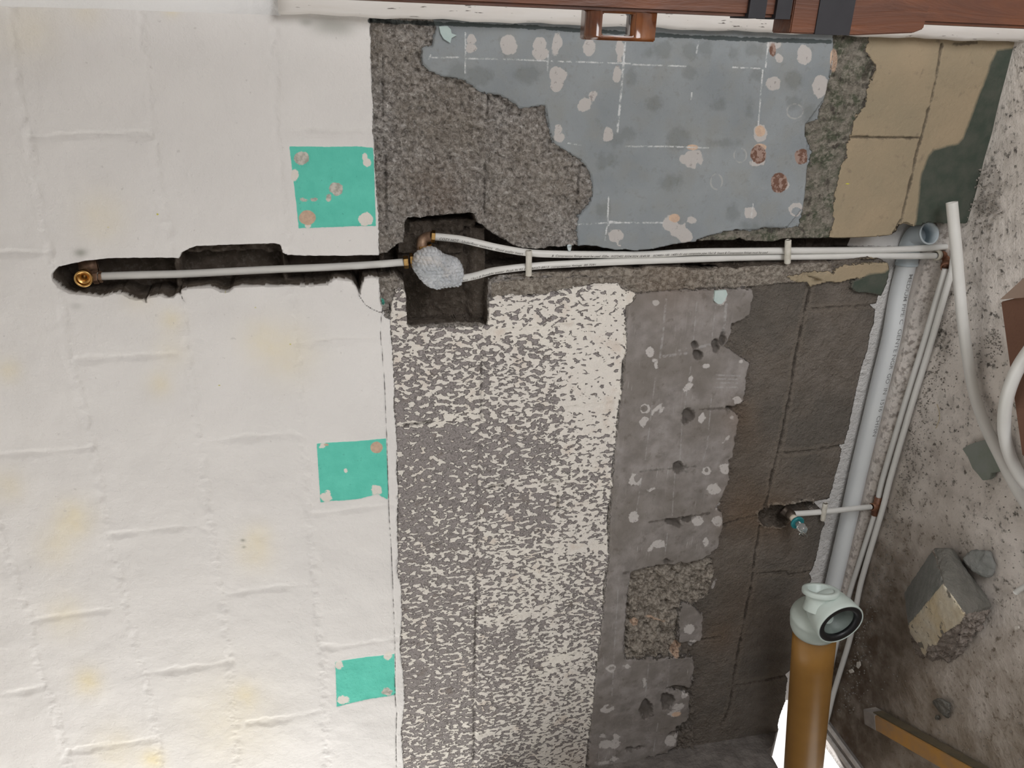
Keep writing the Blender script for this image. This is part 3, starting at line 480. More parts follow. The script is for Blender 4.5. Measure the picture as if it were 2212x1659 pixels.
# ------------------------------------------------------------------ left wall under its window, broken out at floor level; the rest of the room
k = NT('left_masonry'); P = k.obj(); c = k.mix(k.rng(k.noise(P, 20, 4), .38, .62), (.12,.105,.095), (.19,.17,.155)); k.bump(k.math('MULTIPLY', k.noise(P, 60, 4), .008)); M_LEFT = k.done(c, .9)
hp = [atX(*p, X=-2.0) for p in [(1683,1575),(1676,1583),(1674,1592),(1673,1600),(1669,1611),(1660,1616),(1654,1619),(1658,1626),(1667,1634),(1674,1646),(1681,1659),(1686,1680)]]
e = [(p.y, p.z) for p in hp]; e[0] = (.02, e[0][1]); y_, z_ = e[-1]
e += [(y_-.05, z_+.01), (y_-.2, z_-.02), (-.55, .24), (-.56, 0.)]
bm = bmesh.new(); prof = [(.02, 1.17)]+[(a, b) for a, b in e]+[(-3.0, 0.), (-3.0, 1.17)]
vs = [bm.verts.new((-2.0, a, b)) for a, b in prof]; f = bm.faces.new(vs)
r = bmesh.ops.extrude_face_region(bm, geom=[f]); bmesh.ops.translate(bm, verts=[q for q in r['geom'] if isinstance(q, bmesh.types.BMVert)], vec=(-.12, 0, 0))
frombm('wall_left', bm, M_LEFT, smooth=False, kind='structure', label='dark lower part of the left wall below its window')
M_PL = simple('plaster_white', (.74,.71,.68), (.79,.77,.74), .8, scale=4, bump=.003, bscale=40)
v, f = join(box(-2.12, -2.0, -3.0, -1.45, 1.17, 2.5), box(-2.12, -2.0, -.012, .02, 1.17, 2.5), box(-2.12, -2.0, -1.45, -.012, 2.38, 2.5))
mesh('wall_left_upper', v, f, M_PL, smooth=False, kind='structure')
v, f = box(-2.12, 1.3, -3.0, .02, 2.5, 2.56); mesh('ceiling', v, f, M_PL, smooth=False, kind='structure')
v, f = box(1.3, 1.4, -3.0, .1, 0, 2.5); mesh('wall_right', v, f, M_PL, smooth=False, kind='structure')
v, f = box(.10, 1.3, .0, .1, 0, 2.5); mesh('wall_back_beyond_door', v, f, M_PL, smooth=False, kind='structure')
v, f = box(-1.985, 1.4, .128, .30, -.1, 2.56); mesh('wall_back_core', v, f, M_LEFT, smooth=False, kind='structure')
M_OUT = simple('outdoor_paving', (.34,.335,.32), (.42,.41,.40), .9, scale=9)
v, f = box(-6, -2.10, -4, 3, -.12, -.05); mesh('outdoor_ground', v, f, M_OUT, smooth=False, kind='structure', label='grey paving outside the opening')

# ------------------------------------------------------------------ white door casing with peeling paint
k = NT('peeling_paint'); P = k.obj(); mp = k.mapping(P, scale=(9, 9, 1)); q = k.noise(mp, 26, 3, .6)
c = k.mix(k.rng(k.noise(mp, 6, 3), .35, .65), (.64,.60,.56), (.69,.66,.63)); fl = k.rng(q, .675, .69); c = k.mix(fl, c, (.16,.135,.12)); k.bump(k.math('MULTIPLY', fl, -.003)); M_PEEL = k.done(c, .6)
Zf = atY(600, 6, -.03).z
bm = bmesh.new(); xa = [.012, .100]; prof = [(.012, .004), (.0125, -.024), (.019, -.032), (.045, -.036), (.100, -.040), (.100, .004)]
zz = np.linspace(-.01, Zf, 60); rows = []
for z in zz:
    w = .0012*math.sin(z*31)+.001*math.sin(z*77); rows.append([bm.verts.new((a+(w if i < 3 else 0), b, z)) for i, (a, b) in enumerate(prof)])
for i in range(len(rows)-1):
    for j in range(len(prof)): bm.faces.new((rows[i][j], rows[i][(j+1) % len(prof)], rows[i+1][(j+1) % len(prof)], rows[i+1][j]))
bm.faces.new(rows[-1]); bm.faces.new(rows[0])
frombm('trim_1', bm, M_PEEL, kind='structure', label='white timber door casing with peeling flaked paint')
k = NT('white_paint_soft'); P = k.obj(); c = k.mix(k.rng(k.noise(P, 5), .3, .7), (.76,.75,.74), (.80,.79,.78)); k.bump(k.math('MULTIPLY', k.noise(P, 60), .002)); M_SOFT = k.done(c, .8)
bm = bmesh.new(); pr = [(.004,.004),(.010,-.004),(.022,-.014),(.05,-.022),(.16,-.026),(.16,.004)]; rows = []
for z in (Zf-.002, Zf+.3, Zf+.55, 2.5): rows.append([bm.verts.new((a, b, z)) for a, b in pr])
for i in range(3):
    for j in range(6): bm.faces.new((rows[i][j], rows[i][(j+1) % 6], rows[i+1][(j+1) % 6], rows[i+1][j]))
bm.faces.new(rows[0]); bm.faces.new(rows[-1]); frombm('trim_2', bm, M_SOFT, kind='structure', label='white painted return above the door casing')

# ------------------------------------------------------------------ varnished post hanging close on the right
k = NT('varnished_wood'); P = k.obj(); mp = k.mapping(P, scale=(1, 1, .12)); q = k.noise(mp, 30, 5, .65, .8); c = k.mix(k.rng(q, .3, .7), (.125,.036,.009), (.052,.015,.006)); c = k.mix(k.rng(k.noise(P, 12, 4), .5, .66, 0, .8), c, (.07,.022,.010))
k.bump(k.math('MULTIPLY', q, .002)); M_VAR = k.done(c, .5)
M_BLK = simple('black_band', (.006,.005,.008), (.010,.009,.012), .7)
YP = -.50
pt = lambda x, y: atY(x, y, YP)
zt, zb = 2.42, pt(2212, 60).z-.35
x0 = np.mean([pt(x, y).x for x, y in ((900,5),(1255,19),(1600,35),(2212,61))])
post = empty('timber_post', (x0+.04, YP, zb), label='orange-brown varnished timber post close to the camera at the right edge', cat='post')
bm = bmesh.new(); v, f = box(x0, x0+.09, YP-.0, YP+.045, zb, zt); vs = [bm.verts.new(q) for q in v]; [bm.faces.new([vs[i] for i in q]) for q in f]
bmesh.ops.bevel(bm, geom=bm.edges[:], offset=.004, segments=2, affect='EDGES'); frombm('shaft', bm, M_VAR, post, smooth=False)
a, b = pt(1703, 70), pt(1984, 72)
bm = bmesh.new(); pl = [(x0+.03, a.z), (a.x-.001, a.z), (a.x-.0005, (a.z+b.z)/2), (b.x, b.z+.012), (b.x+.006, b.z-.004), (x0+.03, b.z-.006)]
vs = [bm.verts.new((x, YP-.004, z)) for x, z in pl]; fc_ = bm.faces.new(vs); r = bmesh.ops.extrude_face_region(bm, geom=[fc_]); bmesh.ops.translate(bm, verts=[q for q in r['geom'] if isinstance(q, bmesh.types.BMVert)], vec=(0, .05, 0))
bmesh.ops.bevel(bm, geom=bm.edges[:], offset=.0015, segments=2, affect='EDGES'); frombm('raised_block', bm, M_VAR, post, smooth=False)
for (xa_, xb_, lo) in ((1612, 1648, 36), (1670, 1702, 38), (1755, 1830, 72)):
    p0, p1 = pt(xa_, lo), pt(xb_, lo); e_ = min(p0.x, p1.x)-(.0015 if lo < 60 else .001)
    v, f = box(e_, x0+.092, YP-.006, YP+.048, p1.z, p0.z); mesh('black_band', v, f, M_BLK, post, smooth=False)
# box-shaped bracket with a see-through window
k = NT('amber_plastic'); c = k.mix(k.rng(k.noise(k.obj(), 25, 3), .35, .65), (.17,.055,.014), (.075,.022,.008)); M_AMB = k.done(c, .18); k.b.inputs['Coat Weight'].default_value = .5
o0, o1 = pt(1272, 86), pt(1419, 86); i0, i1 = pt(1303, 76), pt(1373, 76); iu = pt(1303, 27)
bm = bmesh.new(); zs = [o1.z, i1.z, i0.z, o0.z]; xs_ = [o0.x, i0.x, iu.x, x0+.006]
for Yq in (YP+.006, YP+.042):
    for i in range(4):
        for j in range(4): bm.verts.new((xs_[i], Yq, zs[j]))
bm.verts.ensure_lookup_table(); g_ = lambda s, i, j: bm.verts[s*16+i*4+j]
for s in (0, 1):
    for i in range(3):
        for j in range(3):
            if (i, j) != (1, 1): bm.faces.new((g_(s,i,j), g_(s,i+1,j), g_(s,i+1,j+1), g_(s,i,j+1)))
for ring in ([(0,0),(0,1),(0,2),(0,3),(1,3),(2,3),(3,3),(3,2),(3,1),(3,0),(2,0),(1,0)], [(1,1),(1,2),(2,2),(2,1)]):
    for t in range(len(ring)):
        p_, q_ = ring[t], ring[(t+1) % len(ring)]; bm.faces.new((g_(0,*p_), g_(0,*q_), g_(1,*q_), g_(1,*p_)))
bmesh.ops.recalc_face_normals(bm, faces=bm.faces); bmesh.ops.bevel(bm, geom=[q for q in bm.edges if q.calc_face_angle(0) > .5], offset=.0016, segments=3, affect='EDGES')
frombm('bracket', bm, M_AMB, post, label='amber glossy boxy bracket with a rectangular window')
# ------------------------------------------------------------------ pipes, fittings, loose things
M_PB = simple('pipe_plastic', (.66,.65,.615), (.70,.69,.66), .38, scale=12)
M_PVC = simple('waste_plastic', (.76,.78,.79), (.80,.82,.82), .3, scale=8)
M_INK = simple('ink', (.10,.09,.08), None, .7); M_INK2 = simple('grey_ink', (.26,.26,.26), None, .7)
k = NT('brass'); c = k.mix(k.rng(k.noise(k.obj(), 90, 4), .35, .65), (.72,.45,.16), (.42,.24,.09)); M_BRASS = k.done(c, .28, 1.)
k = NT('dull_brass'); c = k.mix(k.rng(k.noise(k.obj(), 90, 4), .35, .65), (.36,.24,.16), (.20,.12,.08)); M_DBR = k.done(c, .5, .6)
k = NT('copper_brown'); c = k.mix(k.rng(k.noise(k.obj(), 120, 4), .35, .65), (.30,.14,.075), (.17,.075,.045)); M_COP = k.done(c, .5, .3)

def pxpath(pts, n=6): return spline([atY(x, y, Y) for x, y, Y in pts], n)
def pathfn(path):
    path = [Vector(p) for p in path]; L = [0]
    for a, b in zip(path, path[1:]): L.append(L[-1]+(b-a).length)
    def f(s):
        s = min(max(s, 0), L[-1]-1e-6); i = max(0, min(len(L)-2, int(np.searchsorted(L, s))-1)); t = (s-L[i])/(L[i+1]-L[i])
        return path[i].lerp(path[i+1], t), (path[i+1]-path[i]).normalized()
    return f, L[-1]
def textverts(txt, size, shear=0.):
    cu = bpy.data.curves.new('t', 'FONT'); cu.body = txt; cu.size = size; cu.shear = shear; cu.offset = .00005
    o = bpy.data.objects.new('t', cu); C.objects.link(o); dg = bpy.context.evaluated_depsgraph_get(); ev = o.evaluated_get(dg); me = bpy.data.meshes.new_from_object(ev)
    bm = bmesh.new(); bm.from_mesh(me); bmesh.ops.subdivide_edges(bm, edges=[e for e in bm.edges if e.calc_length() > .004], cuts=1); V = [v.co.copy() for v in bm.verts]; Fq = [[v.index for v in f.verts] for f in bm.faces]
    bm.free(); bpy.data.objects.remove(o); bpy.data.curves.remove(cu); bpy.data.meshes.remove(me); return V, Fq
def wrap_text(path, r, txt, size, s0, ang, parent, width=1., shear=.25, flip=False, upv=Vector((1, 0, 0)), ink=None):
    """lettering printed round a pipe: s0 start along it, ang degrees round it from the line of sight"""
    V, Fq = textverts(txt, size, shear); f, L = pathfn(path); out = []
    for v in V:
        s = s0+v.x*width; c, T = f(s)
        view = Vector(CAM)-c; view = (view-T*view.dot(T)).normalized(); U = T.cross(view); 
        if U.dot(upv) < 0: U = -U
        y = v.y
        if flip: T = -T
        a = math.radians(ang)+y/r; out.append(c+(view*math.cos(a)+U*math.sin(a))*(r+.00025))
    mesh('lettering', out, Fq, ink or M_INK, parent, smooth=False, label='small dark printed lettering')

R15 = .0077
def pipe(name, path, r, label, group=None, mat=None, wall=0, cat='pipe'):
    root = empty(name, path[0], label=label, cat=cat, group=group); v, f = tube(path, r, 24, wall); mesh('tube', v, f, mat or M_PB, root); return root
# upper riser
pC = pxpath([(212,597,.030),(300,594,.028),(400,591.5,.027),(500,586.5,.026),(600,581.5,.024),(700,577.5,.022),(800,572,.020),(878,566,.018)])
rC = pipe('water_pipe', pC, R15, 'white plastic water pipe in the upper channel between the brass elbow and the wrapped valve')
pA = pxpath([(938,511,.018),(970,514,.014),(1000,518,.010),(1040,527,.006),(1080,536,.004),(1142,546,.004),(1200,549,.004),(1300,550,.006),(1400,549.5,.008),(1500,544,.010),(1600,542.5,.012),(1700,541.5,.014),(1800,541,.018),(1900,540,.026),(1980,537,.036),(2060,532,.048)])
rA = pipe('water_pipe', pA, R15, 'water pipe with dark print running down the channel from the upper brass elbow')
wrap_text(pA, R15, 'COZY HOT   Underfloor waterent   Good quality insert', .0072, .010, -46, rA, 1.07)
wrap_text(pA, R15, '&  Compression fittings must be used  020w  W372402 30/04/2024 18:49:38    ISO9001-100  14001-01 oxy composite pipe 15x1.8  Insert & Compression fittings must be used', .0072, .252, -46, rA, 1.0)
pB = pxpath([(975,603,.012),(1000,601,.010),(1030,595,.008),(1062,586,.006),(1100,580.5,.004),(1142,576,.004),(1200,571.5,.004),(1340,565,.006),(1450,561.5,.012),(1530,558.5,.016),(1620,556,.019),(1700,555,.019),(1800,554,.019),(1900,553.5,.024),(1980,553,.036),(2034,552.5,.046)])
rB = pipe('water_pipe', pB, R15, 'lower of the paired water pipes, from the wrapped valve to the brown floor elbow')
wrap_text(pB, R15, 'catana  15x1.8 Potable water  Push fit 92 C  PBINO 8912  compression fittings  BS 7291', .0068, .012, -52, rB, 1.25)
# short offcuts wedging the pipes in the channel
def stub(name, a, b, r, label, group, mat=None, Y0=-.007, Y1=-.007):
    p0, p1 = atY(*a, Y0), atY(*b, Y1); T = (p1-p0).normalized(); pts = [p0, p0+T*.0008, p0+T*.0025]+[p0.lerp(p1, t) for t in (.25, .5, .75)]+[p1-T*.0025, p1-T*.0008, p1]
    rr = [r*.82, r*.95, r, r*1.02, r*.98, r*1.01, r, r*.95, r*.8]; v, f = tube(pts, rr, 20); o = mesh(name, v, f, mat or M_STUB, label=label, cat='spacer', group=group); return o
M_STUB = simple('old_plastic', (.66,.63,.56), (.52,.49,.42), .6, scale=60, bump=.0012, bscale=300)
stub('pipe_spacer', (1142.5,541), (1142,596), .0066, 'white stub wedged across both pipes just right of the niche', 'stubs holding pipes in place')
stub('pipe_spacer', (1702.5,518), (1701,569), .0072, 'whiter stub wedged across both pipes near the floor end of the channel', 'stubs holding pipes in place', Y0=-.006, Y1=-.004)
stub('pipe_spacer', (1783,1087), (1777,1124), .0068, 'white stub across the thin branch pipe beside the tap', 'stubs holding pipes in place', Y0=-.004, Y1=-.002)

def hexnut(c, T, r, h, mat, name, parent, **kw):
    pr = [(-h/2, r*.80), (-h/2, r*.93), (-h/2+.001, r), (h/2-.001, r), (h/2, r*.93), (h/2, r*.8)]
    v, f = lathe(pr, c, T, 6); o = mesh(name, v, f, mat, parent, smooth=False, **kw); return o
# brass wall-plate elbow at the top end of the channel
el = empty('brass_elbow', atY(182, 603, 0), label='brass elbow with open threaded mouth at the top end of the channel', cat='pipe fitting')
c0 = atY(180, 603, -.006); q = atY(190, 601, .03); ax = (Vector(CAM)-c0).normalized(); ax = (ax+Vector((-.25, 0, .15))).normalized()
rm = .0158
pr = [(-.034, .009), (-.030, .0125), (-.014, .0130), (-.012, .0158), (-.001, .0160), (0, .0150), (0, .0128), (-.002, .0118)]+[(-.002-.0009*i, .0118+(.0005 if i % 2 else 0)) for i in range(1, 9)]+[(-.010, .0110), (-.0102, .0058), (-.026, .0055), (-.026, 0)]
v, f = lathe(pr, c0, ax, 40); mesh('threaded_socket', v, f, M_BRASS, el, label='bright open socket')
cc = c0-ax*.026; nutc = atY(207, 598.5, .030); v, f = tube(spline([cc-ax*.004, (cc+nutc)/2-ax*.002, nutc], 6), .0098, 20); mesh('elbow_body', v, f, M_DBR, el)
T = (pC[1]-pC[0]).normalized(); hexnut(nutc, T, .0135, .010, M_DBR, 'compression_nut', el); hexnut(nutc+T*.009, T, .0115, .006, M_DBR, 'compression_nut', el)
v, f = box(-.016, .016, -.002, .002, -.018, .018); bm = bmesh.new(); vs = [bm.verts.new(q+Vector((c0.x+.010, .040, c0.z))) for q in v]; [bm.faces.new([vs[i] for i in q]) for q in f]
bmesh.ops.bevel(bm, geom=bm.edges[:], offset=.0018, segments=2, affect='EDGES'); frombm('back_plate', bm, M_DBR, el)

# valve hidden in bubble wrap, with its brass unions
vb = empty('thermostatic_valve', atY(925, 560, .02), label='brass mixing valve showing at the upper left edge of the bubble wrap', cat='valve')
T = (pC[-1]-pC[-2]).normalized(); hexnut(atY(877, 566.5, .016), T, .0132, .010, M_BRASS, 'compression_nut', vb); hexnut(atY(889, 562, .014), T, .0145, .006, M_BRASS, 'union_ring', vb)
v, f = tube(spline([atY(889,564,.014), atY(905,562,.014), atY(940,570,.012), atY(975,597,.012)], 5), .011, 20); mesh('valve_body', v, f, M_BRASS, vb)
e1 = atY(936, 511, .019); T = (pA[1]-pA[0]).normalized(); hexnut(e1, T, .0130, .008, M_BRASS, 'compression_nut', vb)
v, f = tube(spline([e1-T*.002, atY(922,513,.024), atY(913,519,.024), atY(911,532,.02), atY(912,556,.014)], 6), .0108, 20); mesh('elbow', v, f, M_DBR, vb)
hexnut(atY(917, 533, .018), Vector((-1, 0, -.15)), .0158, .008, M_BRASS, 'union_nut', vb)
k = NT('green_handle'); M_GRN = simple('dark_green_knob', (.05,.10,.08), (.08,.13,.11), .4)
v, f = lathe([(-.01,.001),(-.01,.015),(.008,.016),(.010,.014),(.010,.001)], atY(940,590,-.006), (0,-1,0), 24); mesh('control_knob', v, f, M_GRN, vb)

k = NT('bubble_wrap'); P = k.obj(); c = k.mix(k.rng(k.noise(P, 30, 3), .35, .65), (.76,.78,.81), (.60,.63,.66)); k.bump(k.math('MULTIPLY', k.noise(P, 160, 3), .002)); M_BUB = k.done(c, .22)
k.b.inputs['Transmission Weight'].default_value = .22; k.b.inputs['IOR'].default_value = 1.18; k.b.inputs['Coat Weight'].default_value = .5
k.b.inputs['Alpha'].default_value = .90
out = [(892,560),(894,548),(904,541),(915,535),(928,532),(941,534),(950,541),(957,547),(966,551),(978,553),(988,558),(995,567),(999,578),(1001,588),(998,598),(997,606),(994,612),(988,616),(975,617),(962,619),(950,622),(938,621),(926,617),(916,611),(907,602),(900,592),(893,582),(889,572)]
cx, cy = 944, 580; og = [(math.atan2(y-cy, x-cx), math.hypot(x-cx, y-cy)) for x, y in out]; og.sort(); oa = np.array([a for a, _ in og]); orr = np.array([b for _, b in og])
oa = np.concatenate([oa-2*math.pi, oa, oa+2*math.pi]); orr = np.tile(orr, 3)
NA, NB = 300, 130; TH, PH = np.meshgrid(np.linspace(0, 2*math.pi, NA, endpoint=False), np.linspace(0, math.pi, NB)); 
R = np.interp(((TH+math.pi) % (2*math.pi))-math.pi, oa, orr); rr = R*np.sin(PH)**.85; dx = rr*np.cos(TH); dy = rr*np.sin(TH)
BX, BY = cx+dx, cy+dy; base = -.004; dz = -np.cos(PH)                           # -1 front .. 1 back
dep_ = np.where(dz < 0, .040*(-dz)**.8, -.022*dz)
cell = 8.4; u = BX/cell; w = BY/(cell*.866); row = np.floor(w); uu = u+.5*(row % 2); fx_ = uu-np.floor(uu)-.5; fy_ = w-row-.5; bub = np.clip(1-(fx_**2+fy_**2)*5.0, 0, 1)**.5
crease = fbm(BX*.045, BY*.045, 77, 3); dep_ = dep_*(1+.35*crease)+bub*.0022*(dz < .3)+fbm(BX*.12, BY*.12, 79, 3)*.006
rmul = 1+(bub-.4)*.035*(np.sin(PH) > .8); BX = cx+dx*rmul; BY = cy+dy*rmul
V = [atY(a, b, -.002)+Vector((0, -q, 0)) for a, b, q in zip(BX.ravel(), BY.ravel(), dep_.ravel())]; I = np.arange(NA*NB).reshape(NB, NA)
Fq = [(int(I[i,j]), int(I[i,(j+1) % NA]), int(I[i+1,(j+1) % NA]), int(I[i+1,j])) for i in range(NB-1) for j in range(NA)]
mesh('bubble_wrap', V, Fq, M_BUB, label='crumpled clear bubble wrap bundle around the valve in the niche', cat='bubble wrap')
M_PT = simple('pale_plastic_scrap', (.60,.68,.70), None, .4)
v, f = tube([atY(1230,531,-.003), atY(1230,536,-.001), atY(1230,541,.003)], [.0052, .0046, .003], 8); mesh('plastic_scrap', v, f, M_PT, label='tiny pale blue plastic scrap caught on the channel edge', cat='scrap')
# glass-like chip on the wall top
M_GL = simple('glass_chip', (.42,.52,.50), (.50,.58,.56), .15)
bm = bmesh.new(); vs = [bm.verts.new(atY(x, y, -.004)) for x, y in [(948,57),(966,56),(973,63),(975,72),(986,76),(975,82),(972,93),(958,84),(951,72)]]; fc_ = bm.faces.new(vs); r = bmesh.ops.extrude_face_region(bm, geom=[fc_]); bmesh.ops.translate(bm, verts=[q for q in r['geom'] if isinstance(q, bmesh.types.BMVert)], vec=(0, -.0035, 0)); frombm('tile_chip', bm, M_GL, smooth=False, label='pale green glassy chip stuck to the wall below the door casing', cat='chip')
bm = bmesh.new(); vs = [bm.verts.new(atY(x, y, -.004)) for x, y in [(1542,627),(1566,625),(1569,634),(1563,648),(1556,655),(1548,655),(1540,648)]]; fc_ = bm.faces.new(vs); r = bmesh.ops.extrude_face_region(bm, geom=[fc_]); bmesh.ops.translate(bm, verts=[q for q in r['geom'] if isinstance(q, bmesh.types.BMVert)], vec=(0, -.006, 0)); frombm('tile_chip', bm, M_GL, smooth=False, label='pale green chip at the corner of the adhesive panel', cat='chip')

# brown push elbow where the lower pipe meets the floor run
fe = empty('floor_elbow', atY(2040, 555, .04), label='brown elbow at the floor turning the lower pipe along the wall', cat='pipe fitting')
p0 = atY(2030, 551.5, .042); p1 = atY(2046, 553, .046); p2 = atZ(2044, 575, .012)
v, f = tube(spline([p0, p0.lerp(p1, .7), p1.lerp(p2, .25), p2], 6), .0105, 20); mesh('elbow_body', v, f, M_COP, fe)
T = (p2-p1).normalized(); v, f = lathe([(-.006,.010),(-.006,.0125),(.006,.0125),(.006,.010)], p2, T, 24); mesh('collar', v, f, M_COP, fe)
T = (pB[-1]-pB[-2]).normalized(); v, f = lathe([(-.014,.009),(-.014,.0125),(-.003,.0125),(-.003,.009)], p0, T, 24); mesh('collar', v, f, simple('taped_collar', (.50,.46,.38), None, .6), fe)
# the two thin pipes on the floor along the wall
def zpath(pts, n=6): return spline([atZ(x, y, z) for x, y, z in pts], n)
z0 = .0125
p1 = zpath([(2042,580,z0),(2037,600,z0),(2000,727,z0),(1985,775,z0),(1955,872,z0),(1909,1027,z0),(1899,1068,z0),(1893,1100,z0),(1881,1140,z0),(1852,1229,z0),(1838,1272,z0),(1818,1345,z0),(1800,1420,z0),(1788,1478,z0),(1775,1535,z0)])
r1 = pipe('floor_pipe', p1, R15, 'thin white pipe on the floor nearer the wall, fed by the brown elbow')
p2 = zpath([(2064,534,.030),(2060,556,.018),(2056,585,z0),(2050,605,z0),(2015,727,z0),(1996,790,z0),(1968,880,z0),(1925,1027,z0),(1909,1090,z0),(1890,1155,z0),(1868,1229,z0),(1855,1280,z0),(1838,1372,z0),(1815,1450,z0),(1800,1500,z0),(1789,1545,z0),(1778,1580,z0)])
r2 = pipe('floor_pipe', p2, R15, 'thin white pipe on the floor further from the wall, running the full length')
# tee, branch and tap
tee = empty('pipe_tee', atZ(1893, 1093, z0), label='brown tee joining the thin branch pipe to the floor pipe', cat='pipe fitting')
a, b = atZ(1898, 1073, z0), atZ(1889, 1112, z0); v, f = lathe([(0,.009),(0,.0105),((b-a).length,.0105),((b-a).length,.009)], a, b-a, 20); bp0 = atY(1892, 1094, atZ(1892, 1094, .014).y)
v2, f2 = lathe([(0,.010),(.018,.0105),(.018,.0085)], bp0, atY(1870,1096,.03)-bp0, 20); v, f = join((v, f), (v2, f2)); mesh('tee_body', v, f, M_COP, tee)
pb = pxpath([(1880,1095,.040),(1850,1098,.030),(1800,1103.5,.012),(1778,1105.5,.006),(1740,1108.5,.004),(1706,1110,.006)])
pipe('branch_pipe', pb, R15, 'thin branch pipe crossing the large waste pipe to the tap')
tp = empty('tap', atY(1705, 1112, -.01), label='small tap with teal washer and clear handle stub on the bare blocks', cat='tap')
tc = atY(1706, 1110, -.004); ta = (atY(1742, 1152, -.085)-tc).normalized()
k = NT('dark_metal'); M_DK = simple('dark_metal', (.045,.035,.028), (.09,.07,.055), .5, .6)
v, f = tube(spline([atY(1708,1110,.006), atY(1698,1106,.006), atY(1690,1100,.012)], 4), .0125, 16); v2, f2 = lathe([(-.012,.011),(.004,.014),(.012,.012),(.016,.009)], tc, ta, 16); v, f = join((v, f), (v2, f2)); mesh('body', v, f, M_DK, tp)
v, f = lathe([(.012,.008),(.012,.0098),(.026,.0098),(.026,.008)], tc, ta, 24); mesh('collar', v, f, simple('tap_collar', (.62,.56,.46), None, .5), tp, label='cream collar')
v, f = lathe([(.026,.0075),(.034,.0075),(.034,.006)], tc, ta, 20); mesh('stem', v, f, M_DK, tp)
M_TEAL = simple('teal_plastic', (.015,.17,.19), (.02,.21,.23), .3)
v, f = lathe([(.034,.004),(.034,.0175),(.036,.0185),(.040,.0185),(.042,.0165),(.040,.012),(.040,.004)], tc, ta, 32); mesh('washer', v, f, M_TEAL, tp, label='teal disc')
k = NT('clear_plastic'); M_CL = k.done((.85,.88,.88), .05); k.b.inputs['Transmission Weight'].default_value = .85
v, f = lathe([(.040,.001),(.040,.008),(.050,.0085),(.054,.012),(.058,.0125),(.062,.010),(.066,.0118),(.070,.0105),(.074,.006),(.076,.001)], tc, ta, 24); mesh('handle_stub', v, f, M_CL, tp, label='clear plastic stub')
k = NT('chrome'); M_CH = k.done((.8,.82,.82), .12, 1.)
ce = tc+ta*.070; v, f = tube(spline([ce+Vector((.004,-.004,.012)), ce+Vector((-.004,-.008,.002)), ce+Vector((-.010,-.006,-.006)), ce+Vector((-.018,-.004,-.010))], 5), .0016, 8); v2, f2 = tube([ce+Vector((-.006,-.006,.014)), ce+Vector((-.012,-.006,.004))], .0028, 8); v, f = join((v, f), (v2, f2)); mesh('clip', v, f, M_CH, tp)

# 50 mm waste pipe at the back of the recess with its elbow
RW = .0238; zw = .052
pw = zpath([(1962,548,zw),(1957,575,zw),(1941,640,zw),(1926,727,zw),(1903,820,zw),(1880,915,zw),(1853,1027,zw),(1832,1125,zw),(1808,1229,zw),(1785,1330,zw),(1760,1440,zw),(1742,1520,zw),(1733,1560,zw)], 5)
rw = pipe('waste_pipe', pw, RW, 'large white waste pipe with grey lettering along the recess at the foot of the wall', mat=M_PVC)
wrap_text(pw, RW, 'MEDIUM PIPE C  GENTE NGR  GO  IN  1516  CH10N', .0165, .045, 32, rw, 1.22, 0, upv=Vector((0,0,-1)), ink=M_INK2)
we = empty('waste_elbow', atZ(1985, 505, .03), label='pale grey plastic elbow with open mouth on the end of the large waste pipe', cat='pipe fitting')
M_ELB = simple('elbow_plastic', (.60,.68,.72), (.64,.71,.75), .3)
P0 = pw[0]; P1 = atZ(1969, 512, .056); P2 = atY(2008, 504, .045); T = (P0-pw[1]).normalized()
m_ = P2-(P2-P1).normalized()*.022; RE = .0262
pts = spline([P0-T*.030, P0-T*.004, P0+T*.010, P1+(m_-P1)*.35, m_, P2], 6); 
v, f = tube(pts, RE, 28, wall=.0024, caps=True); mesh('elbow_body', v, f, M_ELB, we)
v, f = lathe([(0,RE-.0024),(.0004,RE),(.0,RE+.0012),(-.003,RE+.0014),(-.006,RE)], P2, (pts[-1]-pts[-2]), 32); mesh('rim', v, f, M_ELB, we)
v, f = lathe([(-.004,RE),(-.003,RE+.0012),(.003,RE+.0012),(.004,RE)], P0-T*.026, T, 32); mesh('collar', v, f, M_ELB, we)

# loose bent pipe lying on the floor
RL = .0125; zl = .016
pl = spline([atZ(x, y, z) for x, y, z in [(2056,437,.105),(2060,480,.095),(2065,530,.085),(2071,600,.068),(2078,680,.050),(2090,770,.034),(2106,855,.024),(2131,925,.029),(2160,985,.030),(2188,1040,.022),(2218,1090,zl),(2280,1180,zl),(2360,1260,zl),(2450,1290,zl),(2500,1250,zl),(2440,1190,.02),(2330,1140,.03),(2250,1075,.06),(2212,1040,.082),(2187,998,.110),(2173,955,.135),(2169,915,.155),(2174,865,.175),(2190,815,.185),(2216,768,.19),(2280,690,.20),(2380,620,.22)]], 8)
rl = pipe('loose_pipe', pl, RL, 'thick white bent pipe looping loose across the floor in front of the recess', wall=.002)

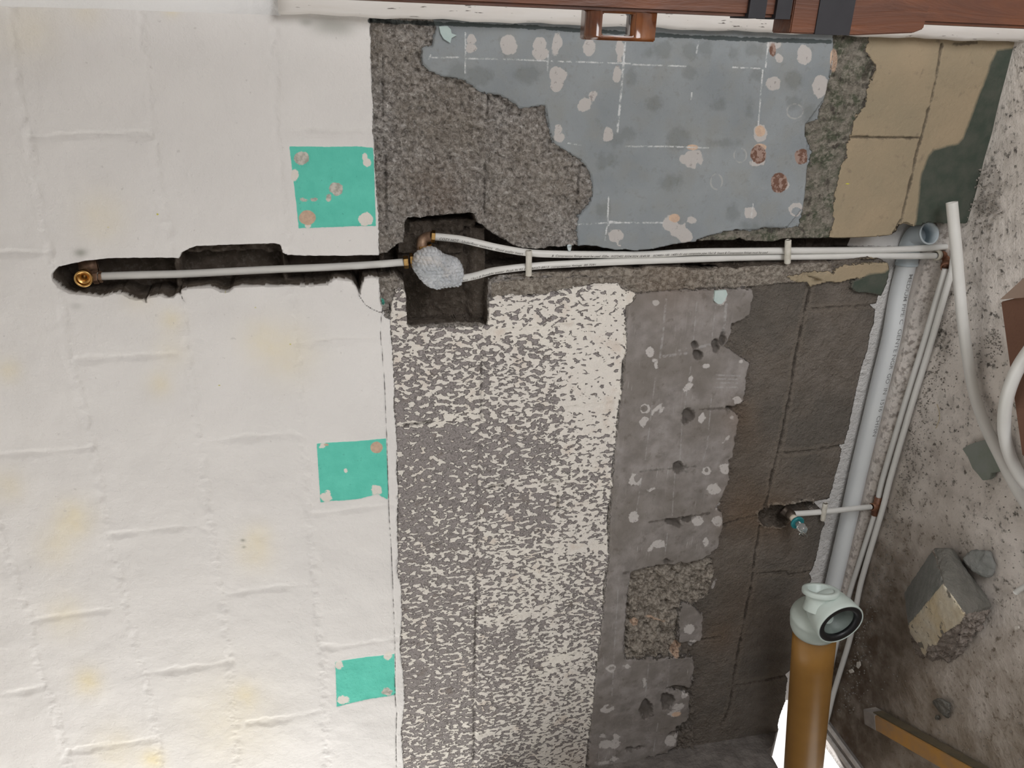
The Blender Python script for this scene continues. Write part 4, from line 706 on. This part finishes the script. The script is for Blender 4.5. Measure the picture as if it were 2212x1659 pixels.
# 110 mm drain pipe and its connector
RD = .0545
dA, dB = atY(1761, 1350, -.19), atY(1735, 1659, -.15); dB2 = dB+(dB-dA)*.25
k = NT('ochre_pipe'); c = k.mix(k.rng(k.noise(k.obj(), 8, 3), .35, .65), (.36,.185,.045), (.30,.15,.035)); M_OCH = k.done(c, .34)
dr = empty('drain_pipe', dA, label='thick ochre drain pipe passing out through the broken corner at floor level', cat='pipe'); v, f = tube([dA.lerp(dB2, t) for t in np.linspace(0, 1.2, 8)], RD, 48, wall=.003); mesh('tube', v, f, M_OCH, dr)
pc = empty('pan_connector', atY(1775, 1325, -.2), label='pale green-grey toilet pan connector with black rubber seal on the end of the drain pipe', cat='pipe fitting')
M_PAN = simple('pan_plastic', (.50,.58,.54), (.56,.63,.59), .38, scale=6)
Tp = (dA-dB2).normalized(); c1 = atY(1765, 1330, -.195)
col = dA+Tp*.0
pr = [(-.010,RD+.001),(-.010,RD+.0045),(.0,RD+.0075),(.018,RD+.0085),(.030,RD+.0075),(.034,RD+.009),(.042,RD+.0065),(.050,RD+.002),(.058,RD-.006),(.065,RD-.018),(.069,RD-.034),(.070,.001)]
v, f = lathe(pr, col, Tp, 56)
rc_ = atY(1817, 1350, -.288); vv = np.array([1817-W_/2, 1350-H_/2, F_]); vv /= np.linalg.norm(vv); ee = np.array([.62, .78, 0.]); ee -= vv*ee.dot(vv); ee /= np.linalg.norm(ee); nrm = Vector(cw(-vv*.52+ee*.854))
br = [rc_-nrm*.125, rc_-nrm*.085, rc_-nrm*.05, rc_-nrm*.03, rc_-nrm*.012, rc_]
pr = [(-.080,.036),(-.078,.045),(-.072,.0500),(-.062,.0530),(-.058,.0545),(-.044,.0560),(-.041,.0585),(-.022,.0600),(-.014,.0608),(-.002,.0615),(0,.0600),(-.001,.0575),(-.020,.0555),(-.060,.050),(-.074,.040),(-.078,.001)]
v2, f2 = lathe(pr, rc_, nrm, 56); v, f = join((v, f), (v2, f2)); mesh('body', v, f, M_PAN, pc)
M_RUB = simple('black_rubber', (.010,.010,.012), None, .45)
v, f = lathe([(-.0015,.0575),(-.0005,.056),(-.001,.046),(-.005,.042),(-.012,.0415),(-.012,.057)], rc_, nrm, 56); mesh('rubber_seal', v, f, M_RUB, pc, label='black rubber ring')
M_IN = simple('pan_inside', (.14,.17,.155), (.20,.235,.215), .5)
v, f = lathe([(-.012,.0425),(-.03,.041),(-.032,.038),(-.052,.037),(-.054,.034),(-.068,.030),(-.070,.001)], rc_, nrm, 40); mesh('inner_sleeve', v, f, M_IN, pc)
fcn = atY(1773, 1274, -.222); vv = np.array([1773-W_/2, 1275-H_/2, F_]); vv /= np.linalg.norm(vv); ee = np.array([.06, -1., 0.]); ee -= vv*ee.dot(vv); ee /= np.linalg.norm(ee); fax = Vector(cw(-vv*.34+ee*.94))
v, f = lathe([(-.050,.040),(-.030,.0345),(-.018,.0335),(-.013,.038),(-.010,.0435),(-.008,.0445),(.0,.0445),(.002,.043),(.002,.0325),(.0,.031),(-.030,.029),(-.032,.001)], fcn, fax, 48); mesh('inlet_flange', v, f, M_PAN, pc)

# ------------------------------------------------------------------ rubble, tools and scraps on the floor
def hull(name, pts, mats, label, cat, rough=.004, cuts=4, seed=0, classify=None, group=None, sharp=True):
    bm = bmesh.new(); [bm.verts.new(p) for p in pts]; bmesh.ops.convex_hull(bm, input=bm.verts[:]); bmesh.ops.dissolve_limit(bm, angle_limit=.12, verts=bm.verts[:], edges=bm.edges[:])
    bmesh.ops.recalc_face_normals(bm, faces=bm.faces); bmesh.ops.bevel(bm, geom=bm.edges[:], offset=.0025, segments=1, affect='EDGES'); bmesh.ops.triangulate(bm, faces=bm.faces[:])
    for _ in range(cuts):
        bmesh.ops.subdivide_edges(bm, edges=[e for e in bm.edges if e.calc_length() > .007], cuts=1, use_grid_fill=False); bmesh.ops.triangulate(bm, faces=bm.faces[:])
    bm.normal_update()
    for f in bm.faces: f.material_index = classify(f) if classify else 0
    disp = {}
    for v in bm.verts:
        r_ = rough if not classify else min((rough*(3. if f.material_index == 2 else .5) for f in v.link_faces), default=rough)
        disp[v] = v.normal*(mnoise.fractal(v.co*70+Vector((seed, 0, 0)), .8, 2, 4)*r_)
    for v, q in disp.items(): v.co += q
    me = bpy.data.meshes.new(name); bm.to_mesh(me); bm.free(); [me.materials.append(m) for m in mats]; me.polygons.foreach_set('use_smooth', [True]*len(me.polygons))
    o = bpy.data.objects.new(name, me); C.objects.link(o); return put(o, None, label, cat, group)
M_CRE = None
k = NT('cream_painted'); P = k.obj(); c = k.mix(k.rng(k.noise(P, 9, 3), .4, .6), (.56,.46,.30), (.60,.54,.43)); c = k.mix(k.rng(k.noise(P, 42, 3, .5), .60, .64), c, (.19,.17,.14)); k.bump(k.math('MULTIPLY', k.noise(P, 80), .003)); M_CRE = k.done(c, .8)
M_CON = simple('dark_concrete', (.135,.130,.112), (.175,.165,.145), .9, scale=40, bump=.004, bscale=150)
M_BRK = simple('broken_concrete', (.235,.195,.165), (.32,.275,.24), .95, scale=50, bump=.008, bscale=110)
M_SLB = simple('grey_slab', (.20,.205,.19), (.25,.25,.235), .9, scale=30, bump=.003, bscale=150)
top = [(2039,1262,.118),(2084,1327,.112),(1962,1355,.062),(1995,1305,.088)]
pts = [atZ(x, y, z) for x, y, z in [(2039,1262,.118),(2084,1327,.112),(1962,1353,.060),(1998,1412,.050),(2030,1380,.075),(2018,1184,.060),(2052,1184,.045),(2143,1308,.004),(2112,1372,.004),(2056,1428,.002),(1984,1418,.0),(1953,1280,.004),(2060,1186,.004),(2025,1184,.004),(1966,1340,.0)]]
CRP = [(2037,1260),(2060,1290),(2085,1327),(2075,1345),(2060,1355),(2040,1367),(2030,1380),(2022,1395),(2005,1395),(1998,1420),(1985,1395),(1960,1360),(1966,1345),(1995,1310)]
DKP = [(2039,1262),(2016,1180),(2062,1182),(2150,1312),(2130,1318),(2086,1326)]
SLP = [(2039,1260),(2012,1180),(1945,1275),(1960,1356),(1996,1308)]
def clsf(f):
    c = f.calc_center_median(); p = proj(np.array(c)); x, y = np.array([p[0]]), np.array([p[1]])
    if sdp(CRP, x, y)[0] > 0: return 0
    if sdp(DKP, x, y)[0] > 0: return 1
    if sdp(SLP, x, y)[0] > 0: return 3
    return 2
hull('concrete_rubble', pts, [M_CRE, M_CON, M_BRK, M_SLB], 'large broken concrete block with one cream painted face', 'rubble', .004, 5, 3, clsf)
pts = [atZ(x, y, z) for x, y, z in [(2078,1206,.032),(2100,1188,.02),(2138,1192,.012),(2149,1215,.008),(2147,1240,.006),(2128,1250,.018),(2100,1235,.03),(2078,1212,0),(2104,1186,0),(2142,1192,0),(2152,1218,0),(2146,1246,0)]]
hull('concrete_rubble', pts, [M_SLB], 'curved grey concrete chunk behind the large cream-faced block', 'rubble', .0025, 4, 9)
pts = [atZ(x, y, z) for x, y, z in [(2016,1512,.02),(2030,1509,.024),(2048,1518,.022),(2053,1535,.014),(2048,1550,.006),(2036,1545,.014),(2022,1526,.018),(2014,1516,0),(2034,1508,0),(2053,1522,0),(2052,1552,0),(2030,1540,0)]]
hull('stone', pts, [M_CON], 'dark grey stone beside the yellow level', 'stone', .004, 3, 15)
pts = [atZ(x, y, z) for x, y, z in [(2019,1547,.008),(2025,1545,.010),(2030,1550,.006),(2025,1556,.004),(2018,1552,0),(2027,1544,0),(2030,1554,0),(2022,1556,0)]]
hull('stone', pts, [M_CON], 'tiny pebble beside the dark grey stone', 'stone', .002, 2, 25)
M_TIL = simple('green_grey_tile', (.20,.225,.185), (.24,.26,.235), .6, scale=20)
def slab(name, px, z0_, z1_, mat, **kw):
    bm = bmesh.new(); vs = [bm.verts.new(atZ(x, y, z1_)) for x, y in px]; fc_ = bm.faces.new(vs); r = bmesh.ops.extrude_face_region(bm, geom=[fc_]); bmesh.ops.translate(bm, verts=[q for q in r['geom'] if isinstance(q, bmesh.types.BMVert)], vec=(0, 0, z0_-z1_))
    bmesh.ops.recalc_face_normals(bm, faces=bm.faces); bmesh.ops.bevel(bm, geom=[e for e in bm.edges if e.calc_face_angle(0) > 1], offset=.0012, segments=2, affect='EDGES'); return frombm(name, bm, mat, smooth=False, **kw)
slab('tile_fragment', [(2078,970),(2090,962),(2105,956),(2125,951),(2150,948),(2170,950),(2178,975),(2170,1016),(2150,1020),(2142,1022),(2140,1030),(2133,1036),(2122,1038),(2112,1025),(2100,1012),(2090,988)], 0, .014, M_TIL, label='grey-green broken tile fragment under the loose pipe', cat='tile')
slab('blue_patch', [(2163,950),(2176,945),(2180,968),(2184,985),(2178,990),(2168,972)], .014, .017, simple('dark_blue', (.05,.09,.16), None, .4), label='small dark blue patch between the two strands of loose pipe', cat='scrap')  # flat dark blue patch laid on the tile fragment
M_WS = simple('white_scrap', (.62,.58,.52), None, .6)
for px, lb in (([(1850,1430),(1857,1429),(1858,1438),(1853,1445),(1849,1440)], 'pale plaster flake near the drain pipe, nearer the doorway'), ([(1832,1448),(1840,1445),(1844,1452),(1836,1455)], 'pale plaster flake near the drain pipe, nearer the sill'), ([(2190,1353),(2200,1352),(2201,1358),(2192,1362)], 'small pale flake right of the large concrete block')):
    slab('plaster_flake', px, 0, .004, M_WS, label=lb, cat='flake', group='pale flakes on the floor')
v, f = tube(spline([atZ(2194,1280,.007), atZ(2205,1272,.007), atZ(2225,1262,.007)], 4), .006, 16); mesh('pipe_offcut', v, f, M_PB, label='short white pipe offcut lying right of the concrete block', cat='pipe offcut')
v, f = tube(spline([atZ(x, y, .006) for x, y in [(2024,873),(2029,890),(2029,905),(2024,920),(2021,925)]], 4), .0011, 8); mesh('wood_shaving', v, f, simple('straw', (.50,.42,.28), None, .7), label='thin curled shaving on the floor by the thin pipes', cat='shaving')

# yellow spirit level
lv = empty('spirit_level', atZ(1960, 1590, 0), label='worn yellow-orange spirit level lying on the floor in the corner', cat='spirit level')
k = NT('level_yellow'); P = k.obj(); c = k.mix(k.rng(k.noise(P, 14, 4), .40, .62), (.48,.25,.065), (.36,.22,.11)); M_YEL = k.done(c, .5)
M_DUST = simple('dusty_grey', (.36,.32,.28), (.24,.215,.20), .8, scale=25)
M_LSD = simple('level_side', (.10,.085,.055), (.14,.11,.07), .6)
zt_ = .042; a0, a1 = atZ(1867, 1533, zt_), atZ(1866, 1561, zt_); b0, b1 = atZ(2098, 1659, zt_), atZ(2029, 1657, zt_)
dirL = ((b0-a0).normalized()+(b1-a1).normalized()).normalized(); per = Vector((-dirL.y, dirL.x, 0)); wid = abs((b1-b0).dot(per)); sgn = 1 if (b1-b0).dot(per) > 0 else -1
def lbox(s0, s1, w0, w1, za, zb, mat, name, **kw):
    o_ = a0+(b0-a0)*0; P_ = [Vector((0,0,0))+o_+dirL*s+per*(w*sgn) for s in (s0, s1) for w in (w0, w1)]
    bm = bmesh.new(); vs = [bm.verts.new((p.x, p.y, z)) for z in (za, zb) for p in P_]
    for q in ((0,1,3,2),(4,5,7,6),(0,1,5,4),(2,3,7,6),(0,2,6,4),(1,3,7,5)): bm.faces.new([vs[i] for i in q])
    bmesh.ops.recalc_face_normals(bm, faces=bm.faces); bmesh.ops.bevel(bm, geom=bm.edges[:], offset=.0015, segments=2, affect='EDGES'); return frombm(name, bm, mat, lv, smooth=False, **kw)
lbox(.045, 1.1, 0, wid*.96, .002, zt_, M_YEL, 'beam'); lbox(-.004, .047, -.001, wid*.98, .001, zt_+.001, M_DUST, 'end_cap', label='dusty grey end cap'); lbox(.03, 1.1, -.004, .0, .004, zt_-.006, M_LSD, 'side_strip', label='dark strip along one side')  # beam, end cap and a thin dark strip along one side

# cardboard box
zb_ = .15; c0_, c1_ = atZ(2161, 652, zb_), atZ(2207, 985, zb_); u_ = (c1_-c0_).normalized(); w_ = Vector((u_.y, -u_.x, 0)); w_ = w_ if w_.y < 0 else -w_; Lb = (c1_-c0_).length; Wb = .34
M_CARD = simple('cardboard', (.125,.058,.034), (.155,.075,.045), .8, scale=12, bump=.001); M_CARDL = simple('cardboard_pale', (.34,.24,.19), (.38,.28,.22), .8, scale=10)
bx = empty('cardboard_box', c0_.lerp(c1_, .5)+w_*Wb/2-Vector((0, 0, zb_)), label='brown cardboard box at the right edge of the floor', cat='box')
bm = bmesh.new(); vs = [bm.verts.new((p.x, p.y, z)) for z in (0, zb_) for p in (c0_, c1_, c1_+w_*Wb, c0_+w_*Wb)]
for q in ((0,1,2,3),(4,5,6,7),(0,1,5,4),(1,2,6,5),(2,3,7,6),(3,0,4,7)): bm.faces.new([vs[i] for i in q])
bmesh.ops.recalc_face_normals(bm, faces=bm.faces); bmesh.ops.bevel(bm, geom=bm.edges[:], offset=.002, segments=2, affect='EDGES'); frombm('carton', bm, M_CARD, bx, smooth=False)
fl = [atZ(2160, 647, zb_+.004), atZ(2290, 637, zb_+.004), atZ(2290, 520, zb_+.05), atZ(2214, 598, zb_+.03)]
bm = bmesh.new(); vs = [bm.verts.new(p) for p in fl]; fc_ = bm.faces.new(vs); r = bmesh.ops.extrude_face_region(bm, geom=[fc_]); bmesh.ops.translate(bm, verts=[q for q in r['geom'] if isinstance(q, bmesh.types.BMVert)], vec=(0, 0, -.003)); frombm('flap', bm, M_CARDL, bx, smooth=False, label='paler raised flap')

# aluminium door sill with ridges, where the left wall is open
sill = empty('door_sill', (-2.04, -.3, 0), label='white ridged metal door sill crossing the opening at the left corner', cat='door sill')
M_SIL = simple('sill_white', (.66,.63,.60), (.50,.46,.43), .5, scale=40, bump=.002, bscale=200); M_SILG = simple('sill_groove', (.20,.18,.17), (.26,.24,.22), .6, scale=30)
v, f = box(-2.10, -2.005, -1.6, .02, -.004, .004); mesh('base', v, f, M_SILG, sill, smooth=False)
for xa_, xb_, zz_ in ((-2.022, -2.008, .010), (-2.058, -2.044, .012), (-2.097, -2.085, .014)):
    v, f = box(xa_, xb_, -1.6, .02, -.002, zz_); mesh('ridge', v, f, M_SIL, sill, smooth=False)

# grit and crumbs swept along the foot of the wall: nobody could count them
V, Fq = [], []
KEEP = [[(1940,1280),(2014,1172),(2160,1180),(2160,1320),(2060,1440),(1990,1430)],[(1860,1520),(2110,1659),(2120,1720),(2000,1720),(1855,1565)],[(2070,965),(2180,940),(2185,1030),(2110,1045)],[(2155,640),(2300,600),(2300,1000),(2205,1000)],[(2005,1500),(2060,1505),(2060,1560),(2010,1560)]]
def crumb(p, r):
    q = proj(np.array(p)); a_, b_ = np.array([q[0]]), np.array([q[1]])
    if max(sdp(z, a_, b_)[0] for z in KEEP) > -6: return
    b = len(V); R_ = Matrix.Rotation(random.random()*6, 3, Vector((random.random(), random.random(), random.random()+.01)).normalized())
    for q in ((1,0,0),(-1,0,0),(0,1,0),(0,-1,0),(0,0,1),(0,0,-1)): V.append(p+R_ @ Vector(q)*(r*random.uniform(.6, 1.2)))
    for q in ((0,2,4),(2,1,4),(1,3,4),(3,0,4),(2,0,5),(1,2,5),(3,1,5),(0,3,5)): Fq.append(tuple(i+b for i in q))
for _ in range(900):
    t = random.random(); y = 640+t*900; x = 2030-(y-640)*.262+abs(random.gauss(0, 28))+12; crumb(atZ(x, y, .001), random.uniform(.001, .0032))
for _ in range(260): crumb(atZ(random.gauss(2125, 26), random.gauss(440, 40), .002), random.uniform(.0012, .0042))
for _ in range(450): crumb(atZ(random.uniform(1900, 2212), random.uniform(620, 1650), .001), random.uniform(.0008, .0026))
for _ in range(160): crumb(atZ(random.gauss(2150, 18), random.gauss(740, 16), .002), random.uniform(.001, .003))
o = mesh('floor_grit', V, Fq, simple('grit', (.30,.27,.24), (.16,.145,.125), .9, scale=90), smooth=False, label='scattered grit and crumbs on the concrete floor', cat='grit', kind='stuff')
